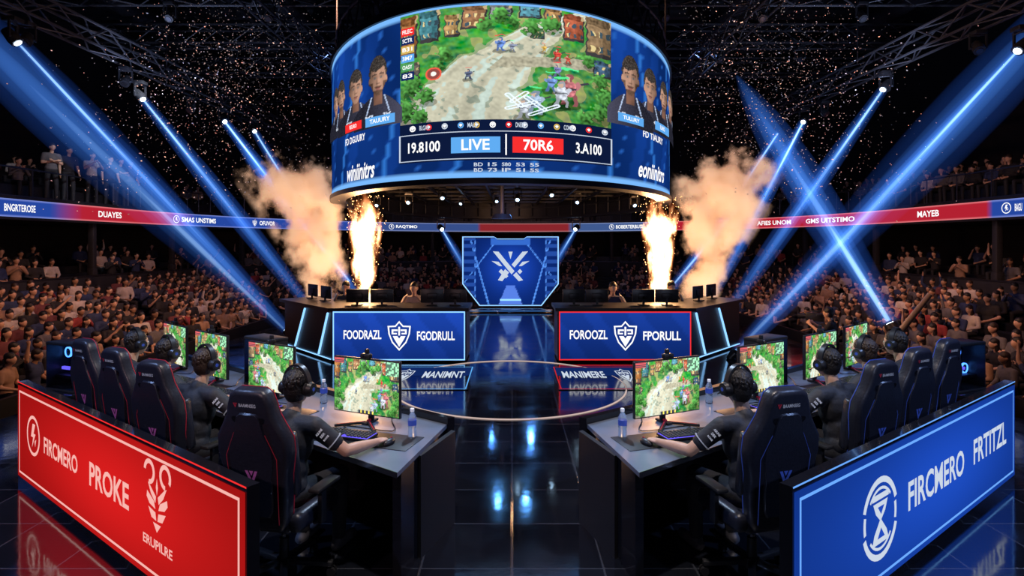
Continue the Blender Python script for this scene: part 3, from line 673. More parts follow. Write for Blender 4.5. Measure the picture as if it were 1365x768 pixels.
def truss(a, b, wd, label, group=None):
    a = V3(a); b = V3(b); d = (b-a).normalized(); e = V3((0, 0, 1)).cross(d).normalized(); m = MB(); n = max(2, int((b-a).length/.8))
    for x, z in [(-1, 0), (1, 0), (-1, 1), (1, 1)]: m.cyl(a+e*x*wd/2+V3((0, 0, z*wd)), b+e*x*wd/2+V3((0, 0, z*wd)), .035, .035, M['truss'], 6)
    for i in range(n):
        p = a+(b-a)*i/n; q = a+(b-a)*(i+1)/n; s = 1 if i % 2 else -1
        for x in (-1, 1):
            m.cyl(p+e*x*wd/2+V3((0, 0, wd*(i % 2))), q+e*x*wd/2+V3((0, 0, wd*((i+1) % 2))), .02, .02, M['truss'], 5)
        for z in (0, 1): m.cyl(p+e*s*wd/2+V3((0, 0, z*wd)), q-e*s*wd/2+V3((0, 0, z*wd)), .02, .02, M['truss'], 5)
    for kx in (.1, .5, .9): p = a+(b-a)*kx; m.cyl(p+V3((0, 0, wd)), V3((p.x, p.y, 10.6)), .02, .02, M['metal'], 5)
    m.build('lighting_truss', world=True, label=label, category='truss', **({'group': group} if group else {}))
truss((-10.3, 7, 6.95), (-10.3, 27, 7.15), .5, 'long lighting truss above the left crowd carrying spotlights')
truss((10.3, 7, 6.95), (10.3, 27, 7.15), .5, 'long lighting truss above the right crowd carrying spotlights')
for i, (y, z) in enumerate(((15, 8.6), (19, 8.8), (23, 9), (27.5, 9))):
    truss((-14, y, z), (14, y, z), .6, 'cross truss under the roof, %s from the camera' % ('nearest', 'second', 'third', 'farthest')[i])
truss((-6.5, 9, 8.2), (-6.5, 30, 8.2), .5, 'roof truss running away from camera left of the drum'); truss((6.5, 9, 8.2), (6.5, 30, 8.2), .5, 'roof truss running away from camera right of the drum')
random.seed(5)
for x, y, z in [(-9+i*2.6, 15, 8.6) for i in range(8)]+[(-12+i*2.7, 19, 8.8) for i in range(10)]+[(-10.3, 9+i*3.1, 6.95) for i in range(6)]+[(10.3, 9.5+i*3.1, 6.95) for i in range(6)]:
    q = V3((x, y, z-.42)); fixture(q, q+V3((random.uniform(-.5, .5), -1, -1.2)), 'unlit black spotlight hanging from a roof truss', True, 0, scale=1.0, lens='metal', group='unlit spotlights on the roof trusses')

# ------------------------------------------------------------ crest screen, floor ring and painted floor reflections
t = thing('crest_screen', 'blue angular crest screen at the back centre of the stage', 'led screen', (-.05, 19, 0))
fr = Fr((-.05, 19, 0), (1, 0, 0))
OUT = [(-1.62, .85), (-1.62, 2.45), (-.55, 2.45), (-.45, 2.38), (.45, 2.38), (.55, 2.45), (1.62, 2.45), (1.62, .85), (1.05, .12), (-1.05, .12)]
def fprism(mb, fr, pts, o0, o1, m):
    n = len(pts); V = [fr(x, y, o0) for x, y in pts]+[fr(x, y, o1) for x, y in pts]
    mb.add(V, [tuple(range(n)), tuple(range(n, 2*n))]+[(i, (i+1) % n, n+(i+1) % n, n+i) for i in range(n)], m)
mb = MB(); fprism(mb, fr, OUT, -.2, 0, M['satin']); mb.box((-.05, 19.15, .06), (2.6, .5, .12), M['black']); mb.build('housing', t, True, False)
mb = MB(); cen = (0, 1.35); S = lambda k: [((x)*k, cen[1]+(y-cen[1])*k) for x, y in OUT]
n = len(OUT)
def ring2(a, b, off, m): mb.add([fr(x, y, off) for x, y in a]+[fr(x, y, off) for x, y in b], [(i, (i+1) % n, n+(i+1) % n, n+i) for i in range(n)], m)
ring2(S(.99), S(.968), .01, M['gBlueL']); mb.build('edge_light', t, True, False, False)
def inpoly(x, y, pts):
    c = False
    for i in range(len(pts)):
        x1, y1 = pts[i]; x2, y2 = pts[i-1]
        if (y1 > y) != (y2 > y) and x < (x2-x1)*(y-y1)/(y2-y1)+x1: c = not c
    return c
IN = S(.955)
def crestcol(u, v):
    r = hypot((u-.5)*1.3, v-.55); a = abs(u-.5); k = .20+.6*exp(-r*r*9)
    c = [.012*k, .07*k, .55*k]
    if abs(a-.22-.20*v) < .007 or abs(a+.55*v-.66) < .006 or abs(a-.36) < .005: c = [.08, .26, .80]
    if v < .30 and a < .04+.30*(.30-v): c = [.08, .18, .65]
    if v > .88 and a < .2: c = [.03, .12, .5]
    if .36 < a and (int(v*18) % 2): c = [.015, .06, .3]
    return c
me = painted(96, 76, lambda u, v: fr(-1.62+3.24*u, .12+2.33*v, .004), crestcol, M['paint'], 'screen', lambda u, v: inpoly(-1.62+3.24*u, .12+2.33*v, IN)); link(me, 'screen', t, True)
mb = MB(); emblem(mb, E_X, fr.emb(0, 1.42, .60, .02), M['gWd']); mb.build('crest', t, True, False, False)
mb = MB(); fr.quad(mb, -.35, .35, .3, .36, M['gBlueL'], .01); mb.build('light_bar', t, True, False, False)
mb = MB(); mb.box((-.05, 18.4, .05), (2.7, .5, .10), M['black'], bev=.01); st = mb.build('step', t, True)
mb = MB(); mb.box((-.05, 18.145, .06), (2.6, .01, .03), M['gStep']); mb.build('light_strip', st, True)
mb = MB(); n = 96; V = []
for r in (1.770, 1.790):
    for z in (.001, .012): V += [(-.03+r*cos(2*pi*i/n), 8.9+r*sin(2*pi*i/n), z) for i in range(n)]
Fc = []
for i in range(n):
    j = (i+1) % n; Fc += [(n+i, n+j, 3*n+j, 3*n+i), (i, j, n+j, n+i), (2*n+i, 2*n+j, 3*n+j, 3*n+i), (i, j, 2*n+j, 2*n+i)]
mb.add(V, Fc, M['gRing']); mb.build('floor_light_ring', world=True, label='thin glowing ring set in the black floor at centre stage', category='light ring')
def floor_refl(x0, x1, body, label, c1, base, left):  # glowing floor panel imitating the counter front's reflection, lettering upright
    t = thing('floor_reflection', label, 'floor reflection', ((x0+x1)/2, 9.3, 0)); fr = Fr((x0, 8.55, .013), (1, 0, 0), (0, 1, 0)); L = x1-x0
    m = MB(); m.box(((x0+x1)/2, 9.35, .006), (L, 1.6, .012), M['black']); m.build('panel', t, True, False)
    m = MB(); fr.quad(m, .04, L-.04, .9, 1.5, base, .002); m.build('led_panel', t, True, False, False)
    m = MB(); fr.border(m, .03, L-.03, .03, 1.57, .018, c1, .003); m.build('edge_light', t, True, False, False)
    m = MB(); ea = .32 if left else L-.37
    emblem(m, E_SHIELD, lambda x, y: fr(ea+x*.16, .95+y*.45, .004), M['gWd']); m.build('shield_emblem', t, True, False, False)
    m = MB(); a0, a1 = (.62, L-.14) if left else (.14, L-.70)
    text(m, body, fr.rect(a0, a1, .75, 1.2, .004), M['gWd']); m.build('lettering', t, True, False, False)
floor_refl(-2.10, -.66, 'MANIMNT', 'painted floor reflection with shield and lettering before the blue stage counter', M['gSky'], M['gNavy'], True)
floor_refl(.70, 2.25, 'MANIMERE', 'painted floor reflection with lettering before the red-framed stage counter', M['gRedD'], M['gNavy'], False)

# ------------------------------------------------------------ stage counters
def counter(sd, label, bord, w1, w2):
    fx = lambda x: sd*x
    t = thing('stage_counter', label, 'stage counter', (fx(2.2), 11, 0))
    fp = [(fx(3.34), 10.6), (fx(.85), 10.6), (fx(.85), 11.5), (fx(3.0), 11.5), (fx(4.35), 12.9), (fx(4.9), 12.3)]
    m = MB(); m.prism(fp, .04, .95, M['counter']); m.build('body', t, True, False)
    fp2 = [(fx(3.4), 10.52), (fx(.8), 10.52), (fx(.8), 11.55), (fx(2.97), 11.55), (fx(4.35), 13.0), (fx(5.02), 12.3)]
    m = MB(); m.prism(fp2, .95, 1.01, M['counter']); m.build('counter_top', t, True, False)
    x0 = -3.34 if sd < 0 else .85; fr = Fr((x0, 10.6, 0), (1, 0, 0)); L = 2.49
    m = MB(); m.box((x0+L/2, 10.585, .49), (L-.02, .03, .90), M['plastic']); m.build('panel_frame', t, True, False)
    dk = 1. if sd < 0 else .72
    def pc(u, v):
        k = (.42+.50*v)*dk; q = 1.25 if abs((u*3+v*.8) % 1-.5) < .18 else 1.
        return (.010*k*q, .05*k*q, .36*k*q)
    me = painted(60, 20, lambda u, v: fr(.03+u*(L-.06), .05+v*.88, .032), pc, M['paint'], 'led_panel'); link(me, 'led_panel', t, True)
    m = MB(); fr.border(m, .02, L-.02, .04, .945, .022, bord, .04); m.build('edge_light', t, True, False, False)
    m = MB(); text(m, w1, fr.rect(.22, .92, .43, .60, .04), M['gW']); m.build('lettering', t, True, False, False)
    m = MB(); text(m, w2, fr.rect(1.58, 2.28, .41, .58, .04), M['gW']); m.build('lettering', t, True, False, False)
    m = MB(); emblem(m, E_SHIELD, fr.emb(1.25, .5, .27, .04), M['gW']); m.build('shield_emblem', t, True, False, False)
    a = V3((fx(3.34), 10.6, 0)); b = V3((fx(4.9), 12.3, 0)); fs = Fr(b, a-b) if sd < 0 else Fr(a, b-a); LL = (b-a).length
    for A, B in ((.15, .55), (1.2, 1.7)):
        if sd < 0: A, B = LL-A, LL-B
        m = MB(); m.cyl(fs(A, .9, .02), fs(B, .08, .02), .022, .022, M['gBlueL'], 6); m.build('light_strip', t, True)
    m = MB(); m.cyl(fs(.03, .05, .02), fs(LL-.03, .05, .02), .012, .012, M['gBlueL'], 6); m.build('base_light', t, True)
    return t
counter(-1, 'stage counter with pale blue framed LED front left of the aisle', M['gBlueL'], 'FOODRAZL', 'FGODRULL')
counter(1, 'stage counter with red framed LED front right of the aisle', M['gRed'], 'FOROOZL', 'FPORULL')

# ------------------------------------------------------------ people
def head_add(mb, c, m, sc=1., det=True):
    bm = bmesh.new(); bmesh.ops.create_icosphere(bm, subdivisions=4 if det else 2, radius=1)
    for v in bm.verts:
        x, y, z = v.co; X = x*.075; Y = y*.096; Z = z*.118
        if z < -.1: k = (-z-.1); X *= 1-.28*k; 
        if z < 0 and y < 0: Y *= 1+.25*z
        if y > 0:
            Y += .024*exp(-(x/.16)**2-((z+.14)/.2)**2)+.006*exp(-(x/.3)**2-((z+.48)/.1)**2)+.010*exp(-(x/.3)**2-((z+.85)/.2)**2)
            for e in (-.38, .38): Y -= .010*exp(-((x-e)/.18)**2-((z-.03)/.12)**2)
            Y += .004*exp(-((z-.2)/.1)**2)
        v.co = (X, Y, Z)
    bm.verts.index_update()
    mb.add([c+v.co*sc for v in bm.verts], [[v.index for v in f.verts] for f in bm.faces], m); bm.free()
    for e in (-1, 1): mb.ell(c+V3((e*.077, -.005, -.005))*sc, (.012*sc, .022*sc, .033*sc), m)
def hand_add(mb, wr, f, r, m, curl=(12, 25, 25), sp=1.):
    f = V3(f).normalized(); r = V3(r).normalized(); up = r.cross(f); up = up if up.z > 0 else -up
    c = V3(wr)+f*.05; R = Matrix((r, f, up)).transposed()
    mb.ell(c, (.040, .058, .016), m, rot=R); mb.caps(V3(wr), c, .026, .022, m)
    for i, (L, o) in enumerate(((.072, .030), (.080, .010), (.074, -.010), (.058, -.029))):
        p = V3(wr)+f*(.088-abs(o-.005)*.35)+r*o; a = radians(-4); ang = radians((o*260)*sp); g = (f*cos(ang)+r*sin(ang)).normalized(); rad = .0098
        mb.caps(V3(wr)+f*.05+r*o*.8, p, .012, .0108, m, 8)
        for q, fr_ in enumerate((.45, .3, .25)):
            a += radians(curl[q]); d = g*cos(a)-up*sin(a); p2 = p+d*L*fr_; mb.caps(p, p2, rad, rad-.001, m, 8); p = p2; rad -= .001
    p = V3(wr)+f*.03+r*.025; d1 = (r*.75+f*.65-up*.15).normalized(); p1 = p+d1*.042; mb.caps(p, p1, .013, .0115, m, 8)
    d2 = (r*.35+f*.9-up*.2).normalized(); p2 = p1+d2*.032; mb.caps(p1, p2, .0112, .009, m, 8)
def joints(seated=True, arms=None, dz=0., lean=0.):
    J = dict(pel=V3((0, 0, .55)), wai=V3((0, .01+lean*.3, .70)), che=V3((0, .02+lean*.7, .87)), nk0=V3((0, .02+lean, 1.0)), nk1=V3((0, .055+lean*1.1, 1.12)), hd=V3((0, .085+lean*1.2, 1.215)))
    for s in (-1, 1):
        J['sh', s] = V3((s*.185, .02+lean, .985)); J['el', s], J['wr', s] = V3(arms[s][0]), V3(arms[s][1])
    if seated:
        for s in (-1, 1): J['hip', s] = V3((s*.09, .02, .54)); J['kn', s] = V3((s*.15, .43, .53)); J['an', s] = V3((s*.15, .40, .09)); J['toe', s] = V3((s*.16, .56, .045))
    else:
        for k in list(J): J[k] = J[k]+V3((0, 0, .41))
        for s in (-1, 1): J['hip', s] = V3((s*.09, 0, .93)); J['kn', s] = V3((s*.12, .03, .5)); J['an', s] = V3((s*.13, 0, .09)); J['toe', s] = V3((s*.15, .15, .045))
    return J
def p_skin(J, m, det):
    b = MB()
    if det:
        b.ell(J['pel'], (.15, .11, .11), m); b.ell(J['wai'], (.13, .095, .14), m); b.ell(J['che'], (.155, .10, .16), m)
        b.caps(J['sh', -1]*.9+J['sh', 1]*.1, J['sh', 1]*.9+J['sh', -1]*.1, .055, .055, m)
        for s in (-1, 1):
            b.caps(J['sh', s], J['el', s], .047, .040, m); b.caps(J['hip', s], J['kn', s], .072, .05, m); b.caps(J['kn', s], J['an', s], .05, .034, m)
    b.caps(J['nk0'], J['nk1'], .055, .05, m); head_add(b, J['hd'], m, 1., det)
    for s in (-1, 1):
        b.caps(J['sh', s]*.3+J['el', s]*.7, J['el', s], .042, .039, m); mdl = J['el', s]*.70+J['wr', s]*.30
        b.caps(J['el', s], mdl, .040, .042, m); b.caps(mdl, J['wr', s], .042, .026, m)
        f = J['wr', s]-J['el', s]
        if det: ff = V3((f.x*.6, f.y, -.015)); hand_add(b, J['wr', s], ff, V3((-s*ff.y, s*ff.x, 0)), m)
        else:
            d = f.normalized(); b.caps(J['wr', s], J['wr', s]+d*.07, .03, .032, m, 8); 
            x, y = frame_rot(d)
            for q in (-1.4, -.5, .5, 1.4): b.caps(J['wr', s]+d*.08+x*q*.016, J['wr', s]+d*.155+x*q*.024, .011, .009, m, 6)
            b.caps(J['wr', s]+d*.03, J['wr', s]+d*.09+x*.055, .013, .01, m, 6)
    return b
def p_shirt(J, m, long=False):
    b = MB(); b.ell(J['pel']+V3((0, 0, .05)), (.168, .128, .12), m); b.ell(J['wai'], (.155, .12, .16), m); b.ell(J['che'], (.178, .122, .175), m)
    b.caps(J['sh', -1]*.88+J['sh', 1]*.12, J['sh', 1]*.88+J['sh', -1]*.12, .07, .07, m); b.caps(J['nk0']+V3((0, -.01, -.02)), J['nk0']+V3((0, 0, .035)), .075, .064, m)
    for s in (-1, 1):
        b.caps(J['sh', s], J['sh', s]*.35+J['el', s]*.65, .066, .058, m)
        if long: b.caps(J['sh', s]*.3+J['el', s]*.7, J['el', s], .057, .05, m); b.caps(J['el', s], J['el', s]*.1+J['wr', s]*.9, .05, .036, m)
    return b
def p_trou(J, m):
    b = MB(); b.ell(J['pel']+V3((0, 0, -.02)), (.162, .125, .10), m)
    for s in (-1, 1): b.caps(J['hip', s], J['kn', s], .09, .064, m); b.caps(J['kn', s], J['an', s], .062, .048, m)
    return b
def p_shoe(J, s, m):
    b = MB(); a = J['an', s]; tt = J['toe', s]; z = a.z-.09
    b.caps(V3((a.x, a.y-.03, z+.04)), V3((tt.x, tt.y, z+.038)), .042, .036, m); b.caps(a, V3((a.x, a.y, z+.05)), .045, .045, m); return b
def p_hair(J, m, long=0, seed=0, fine=False):
    b = MB(); c = J['hd']; rnd = random.Random(seed)
    b.ell(c+V3((0, -.012, .046)), (.082, .097, .088), m, nu=20, nv=14); b.ell(c+V3((0, -.035, -.005)), (.077, .074, .10), m, nu=16, nv=12)
    if fine:      # short locks lying along the scalp, falling away from the crown
        for i in range(420):
            a = rnd.uniform(0, 2*pi); e = rnd.uniform(-.55, 1.5)
            nrm = V3((cos(e)*cos(a), cos(e)*sin(a), sin(e)))
            if sin(a) > .15 and e < .45: continue
            cc = c+V3((0, -.014, .040)); p = cc+V3((.084*nrm.x, .098*nrm.y, (.090 if e > 0 else .115)*nrm.z))
            if e < 0: p.x = c.x+(p.x-c.x)*.96
            t = V3((0, .25, -1))-nrm*V3((0, .25, -1)).dot(nrm); t = t.normalized() if t.length > .1 else V3((0, -1, 0))
            t = (t+V3((rnd.uniform(-.3, .3), rnd.uniform(-.3, .3), 0))).normalized(); s_ = nrm.cross(t).normalized(); n_ = s_.cross(t).normalized()
            b.ell(p, (.0055, .0045, .021), m, rot=Matrix((s_, n_, t)).transposed(), nu=6, nv=5)
    else:
        for i in range(40):
            a = rnd.uniform(0, 2*pi); e = rnd.uniform(-.1, 1.4); p = c+V3((.078*cos(e)*cos(a), -.012+.090*cos(e)*sin(a), .05+.086*sin(e)))
            if sin(a) > .2 and e < .5: continue
            b.ell(p, (.013, .024, .010), m, rot=Matrix.Rotation(a+rnd.uniform(-.6, .6), 3, 'Z'), nu=8, nv=6)
    if long: b.ell(c+V3((0, -.05, -.09)), (.085, .06, .13), m); b.ell(c+V3((0, -.06, -.17)), (.075, .045, .1), m)
    return b
PA = {1: ((.37, .16, .81), (.45, .405, .795)), -1: ((-.28, .14, .81), (-.15, .385, .795))}
JP = joints(True, PA, lean=.05)
pm = {}
pm['body'] = remesh(p_skin(JP, M['skin'], True), .0065, 3, name='body')
pm['shirt'] = remesh(p_shirt(JP, M['jersey']), .012, 6, name='shirt')
pm['trousers'] = remesh(p_trou(JP, M['jeans']), .014, 5, name='trousers')
pm['hair'] = remesh(p_hair(JP, M['hair'], 0, 2, True), .0038, 0, name='hair')
for s in (-1, 1): pm['shoe', s] = remesh(p_shoe(JP, s, M['shoe']), .012, 3, name='shoe')
pm2 = {k: mirror_mesh(v) for k, v in pm.items()}
def player(team, label, loc, rz, hairm, skinm):
    src = pm if team == 'L' else pm2
    t = thing('person', label, 'person', loc, rz)
    for k in ('body', 'shirt', 'trousers', 'hair', ('shoe', -1), ('shoe', 1)):
        me = src[k]; nm = 'shoe' if isinstance(k, tuple) else k
        if k == 'hair' and hairm != 'hair': me = me.copy(); me.materials[0] = M[hairm]
        link(me, nm, t)
    for s in (-1, 1):
        m = MB(); c = JP['hd']+V3((s*.03, .083, .004)); m.ell(c, .0115, M['eye']); m.ell(c+V3((0, .0085, 0)), .0055, M['plastic']); m.build('eye', t)
    sg = 1 if team == 'L' else -1; b = MB()
    sh, el = JP['sh', 1].copy(), JP['el', 1].copy(); sh.x *= sg; el.x *= sg
    ax = (el-sh).normalized(); p = sh.lerp(el, .60); b.cyl(p, p+ax*.007, .0655, .0645, M['greyp'], 24); b.build('sleeve_stripe', t)
    out = V3((sg*.6, -.95, .1)); out = (out-ax*out.dot(ax)).normalized(); p = sh.lerp(el, .30)
    x = ax.cross(out)
    if (x.cross(-ax)).dot(out) < 0: x = -x
    fr = Fr(p+out*.067, x, -ax)
    for q, (s_, w_, h_) in enumerate((('ASUNE', .028, .008), ('DEX', .018, .008), ('ROXE', .022, .006))):
        m = MB(); text(m, s_, fr.rect(-w_, w_, .035-q*.030-h_, .035-q*.030+h_, .003), M['white']); m.build('sleeve_print', t, smooth=False, recalc=False)
    return t
def headset_tree():
    t = thing('headset', 'x', 'headset'); c = JP['hd']
    m = MB(); N_ = 20; A = [pi*i/N_ for i in range(N_+1)]; V = []
    for a in A:
        for r, y in ((.0, -.02), (.014, -.02), (.014, .02), (.0, .02)):
            V.append(c+V3(((.095+r)*cos(a), -.012+y, .008+(.140+r)*sin(a))))
    Fc = [(i*4+j, i*4+(j+1) % 4, (i+1)*4+(j+1) % 4, (i+1)*4+j) for i in range(N_) for j in range(4)]+[(0, 1, 2, 3), tuple(N_*4+j for j in range(4))]
    m.add(V, Fc, M['plastic']); m.build('headband', t)
    for s in (-1, 1):
        q = c+V3((s*.094, -.008, -.005)); m = MB(); m.cyl(q-V3((s*.014, 0, 0)), q+V3((s*.008, 0, 0)), .052, .052, M['satin'], 20); m.cyl(q+V3((s*.008, 0, 0)), q+V3((s*.034, 0, 0)), .050, .040, M['plastic'], 20)
        cup = m.build('ear_cup', t); m = MB(); m.cyl(q+V3((s*.0345, 0, 0)), q+V3((s*.037, 0, 0)), .030, .030, M['metal'], 16); m.cyl(q+V3((s*.037, 0, 0)), q+V3((s*.038, 0, 0)), .014, .014, M['bluetrim'], 16); m.build('cup_plate', cup)
    m = MB(); m.tube([c+V3((-.1, .02, -.02)), c+V3((-.1, .08, -.06)), c+V3((-.06, .125, -.07)), c+V3((-.03, .13, -.072))], .004, M['plastic'], 6); m.ell(c+V3((-.025, .13, -.072)), (.012, .008, .008), M['satin']); m.build('microphone', t)
    return t
HS = headset_tree()

# ------------------------------------------------------------ gaming chair
def chair_tree(trim, label):
    t = thing('gaming_chair', label, 'chair', group=None)
    m = MB(); m.cyl((0, 0, .07), (0, 0, .13), .05, .045, M['plastic'], 16)
    for i in range(5):
        a = 2*pi*i/5+.3; d = V3((cos(a), sin(a), 0)); m.box(d*.17+V3((0, 0, .095)), (.30, .05, .035), M['plastic'], rot=Matrix.Rotation(a, 3, 'Z')@Matrix.Rotation(.09, 3, 'Y'), bev=.01)
    base = m.build('star_base', t)
    for i in range(5):
        a = 2*pi*i/5+.3; d = V3((cos(a), sin(a), 0)); e = V3((-sin(a), cos(a), 0)); m = MB(); c = d*.31+V3((0, 0, .031))
        for s in (-1, 1): m.cyl(c+e*s*.006, c+e*s*.026, .03, .028, M['plastic'], 16)
        m.cyl(c, c+V3((0, 0, .04)), .008, .008, M['metal'], 8); m.build('caster', base)
    m = MB(); m.cyl((0, 0, .12), (0, 0, .26), .032, .03, M['plastic'], 14); m.cyl((0, 0, .25), (0, 0, .38), .016, .016, M['steel'], 12); m.box((0, 0, .385), (.2, .26, .05), M['metal'], bev=.01); m.build('gas_lift', t)
    m = MB(); m.box((0, .03, .44), (.40, .50, .09), M['leather'], bev=.035, seg=4)
    for s in (-1, 1): m.box((s*.215, .02, .465), (.10, .46, .12), M['leather'], bev=.04, seg=4)
    seat = m.build('seat', t)
    m = MB()
    for s in (-1, 1): m.box((s*.168, .03, .499), (.008, .44, .008), M[trim])
    m.build('piping', seat)
    prof = [(0, .16), (.06, .20), (.2, .218), (.36, .228), (.50, .256), (.60, .252), (.68, .205), (.74, .172), (.81, .154), (.87, .134), (.90, .09)]
    pts = [(w_, h) for h, w_ in prof]+[(-w_, h) for h, w_ in reversed(prof)]
    TL = radians(7); R = Matrix.Translation((0, -.19, .43)) @ Matrix.Rotation(TL, 4, 'X')
    def slab(k, y0, y1, mt, bv=0.):
        bm = bmesh.new(); cz = .45; vs = [bm.verts.new((x*k, y0, cz+(z-cz)*k)) for x, z in pts]; f = bm.faces.new(vs)
        r = bmesh.ops.extrude_face_region(bm, geom=[f]); 
        for v in r['geom']:
            if isinstance(v, bmesh.types.BMVert): v.co.y = y1
        bmesh.ops.recalc_face_normals(bm, faces=bm.faces)
        if bv: bmesh.ops.bevel(bm, geom=[e for e in bm.edges if abs(e.verts[0].co.y-e.verts[1].co.y) < 1e-5], offset=bv, segments=4, profile=.5, affect='EDGES')
        bm.verts.index_update(); q = MB(); q.add([R @ v.co for v in bm.verts], [[v.index for v in f.verts] for f in bm.faces], mt); bm.free(); return q
    back = slab(1., -.060, .045, M['leather'], .032)
    for s in (-1, 1):
        back.box(R @ V3((s*.205, .06, .40)), (.06, .09, .40), M['leather'], rot=Matrix.Rotation(TL, 3, 'X')@Matrix.Rotation(s*.35, 3, 'Z'), bev=.028, seg=3)
    inner = [(x*.62, .45+(z-.48)*.74) for x, z in pts]; V = [R @ V3((x, -.058, z)) for x, z in inner]+[R @ V3((x*.95, -.072, .45+(z-.45)*.97)) for x, z in inner]; k = len(inner)
    back.add(V, [(i, (i+1) % k, k+(i+1) % k, k+i) for i in range(k)]+[tuple(range(k, 2*k))], M['leather'])
    bk = back.build('backrest', t)
    q = slab(1.004, .020, .025, M[trim]); q.build('piping', bk)
    frb = Fr(R @ V3((0, -.062, 0)), (1, 0, 0), (R.to_3x3() @ V3((0, 0, 1))))
    for s in (-1, 1):
        m = MB(); m.add([frb(s*.078+cos(a)*.038, .712+sin(a)*.022+cos(a)*s*.012, .003) for a in [2*pi*i/16 for i in range(16)]], [tuple(range(16))], M['black']); m.build('headrest_slot', bk, smooth=False, recalc=False)
    m = MB(); emblem(m, E_V, frb.emb(0, .36, .05, .013), M['violet'] if trim == 'redtrim' else M['bluetrim']); m.build('back_logo', bk, smooth=False, recalc=False)
    m = MB(); text(m, 'BAAMNSEG', frb.rect(-.055, .065, .798, .820, .004), M['greyp']); m.build('back_lettering', bk, smooth=False, recalc=False)
    m = MB(); emblem(m, E_V, frb.emb(-.080, .81, .016, .004), M['redtrim']); m.build('badge', bk, smooth=False, recalc=False)
    for s in (-1, 1):
        m = MB(); m.tube([frb(s*.16, .06, .001), frb(s*.17, .28, .001), frb(s*.18, .48, .001), frb(s*.11, .63, .001)], .0018, M[trim], 6); m.build('seam', bk, smooth=False, recalc=False)
    m = MB(); m.box(R @ V3((0, .055, .14)), (.3, .05, .16), M['leather'], rot=Matrix.Rotation(TL, 3, 'X'), bev=.024, seg=4); m.build('lumbar_cushion', t)
    for s in (-1, 1):
        m = MB(); m.cyl((s*.25, -.03, .41), (s*.30, -.03, .43), .02, .02, M['metal'], 8); m.box((s*.305, -.03, .52), (.035, .06, .22), M['plastic'], bev=.01); m.box((s*.305, .0, .645), (.085, .25, .03), M['plastic'], bev=.012); m.build('armrest', t)
    return t
CHL = chair_tree('redtrim', 'x'); CHR = chair_tree('bluetrim', 'x')

# ------------------------------------------------------------ monitor, keyboard, mouse, bottle, pc
def monitor_tree(seed, label):
    t = thing('gaming_monitor', label, 'monitor')
    for s in (-1, 1):
        m = MB(); m.box((s*.10, -.06, .012), (.26, .03, .018), M['satin'], rot=Matrix.Rotation(-s*.75, 3, 'Z'), bev=.006); m.box((s*.10, -.06, .022), (.22, .008, .004), M['redtrim'], rot=Matrix.Rotation(-s*.75, 3, 'Z')); m.build('stand_foot', t)
    m = MB(); m.box((0, .05, .012), (.05, .16, .018), M['satin'], bev=.006); m.box((0, .065, .18), (.05, .03, .34), M['satin'], bev=.01); m.box((0, .045, .02), (.02, .06, .03), M['redtrim'], bev=.005); m.build('stand', t)
    m = MB(); m.box((0, .01, .305), (.65, .03, .45), M['plastic'], bev=.008); m.box((0, .032, .30), (.36, .035, .24), M['plastic'], bev=.012); m.build('housing', t)
    me = painted(150, 100, lambda u, v: V3((-.317+u*.634, -.0062, .091+v*.428)), lambda u, v: game_color(u, v, seed), M['paintS']); link(me, 'screen', t)
    m = MB(); m.box((0, .0, .550), (.09, .05, .04), M['plastic'], bev=.01); m.cyl((0, -.026, .553), (0, -.034, .553), .012, .012, M['steel'], 12); m.box((0, .01, .585), (.03, .03, .04), M['plastic'], bev=.006); m.build('webcam', t)
    return t
def keyboard_tree(glowm):
    t = thing('keyboard', 'x', 'keyboard'); m = MB(); m.box((0, 0, .011), (.47, .16, .018), M['plastic'], bev=.005); m.build('case', t); m = MB(); m.box((0, 0, .0205), (.455, .145, .003), M[glowm]); m.build('key_backlight', t)
    m = MB()
    for r in range(5):
        for c in range(15):
            if r == 0 and 3 < c < 9: continue
            m.box((-.212+c*.0303, -.056+r*.028, .0275), (.0235, .0210, .011), M['plastic'], bev=.003, seg=1)
    m.box((-.06, -.056, .0275), (.14, .0210, .011), M['plastic'], bev=.003, seg=1)
    m.build('keycaps', t); return t
def mouse_tree():
    t = thing('computer_mouse', 'x', 'mouse'); m = MB(); m.ell((0, 0, .012), (.033, .062, .028), M['plastic'], nu=20, nv=12); m.V = [(x, y, max(z, .001)) for x, y, z in m.V]; m.build('shell', t)
    m = MB(); m.cyl((-.004, .03, .034), (.004, .03, .034), .01, .01, M['redtrim'], 12); m.build('scroll_wheel', t); return t
def bottle_tree():
    t = thing('water_bottle', 'x', 'bottle'); m = MB(); m.lathe([(.028, 0), (.032, .006), (.032, .05), (.029, .07), (.032, .09), (.032, .14), (.026, .165), (.013, .19), (.013, .2)], M['glass'], n=20); m.build('bottle_body', t)
    m = MB(); m.lathe([(.0155, .195), (.0155, .216), (.013, .219)], M['white'], n=16); m.build('cap', t)
    m = MB(); m.lathe([(.0326, .095), (.0326, .135)], M['bluetrim'], n=20); m.build('bottle_label', t); return t
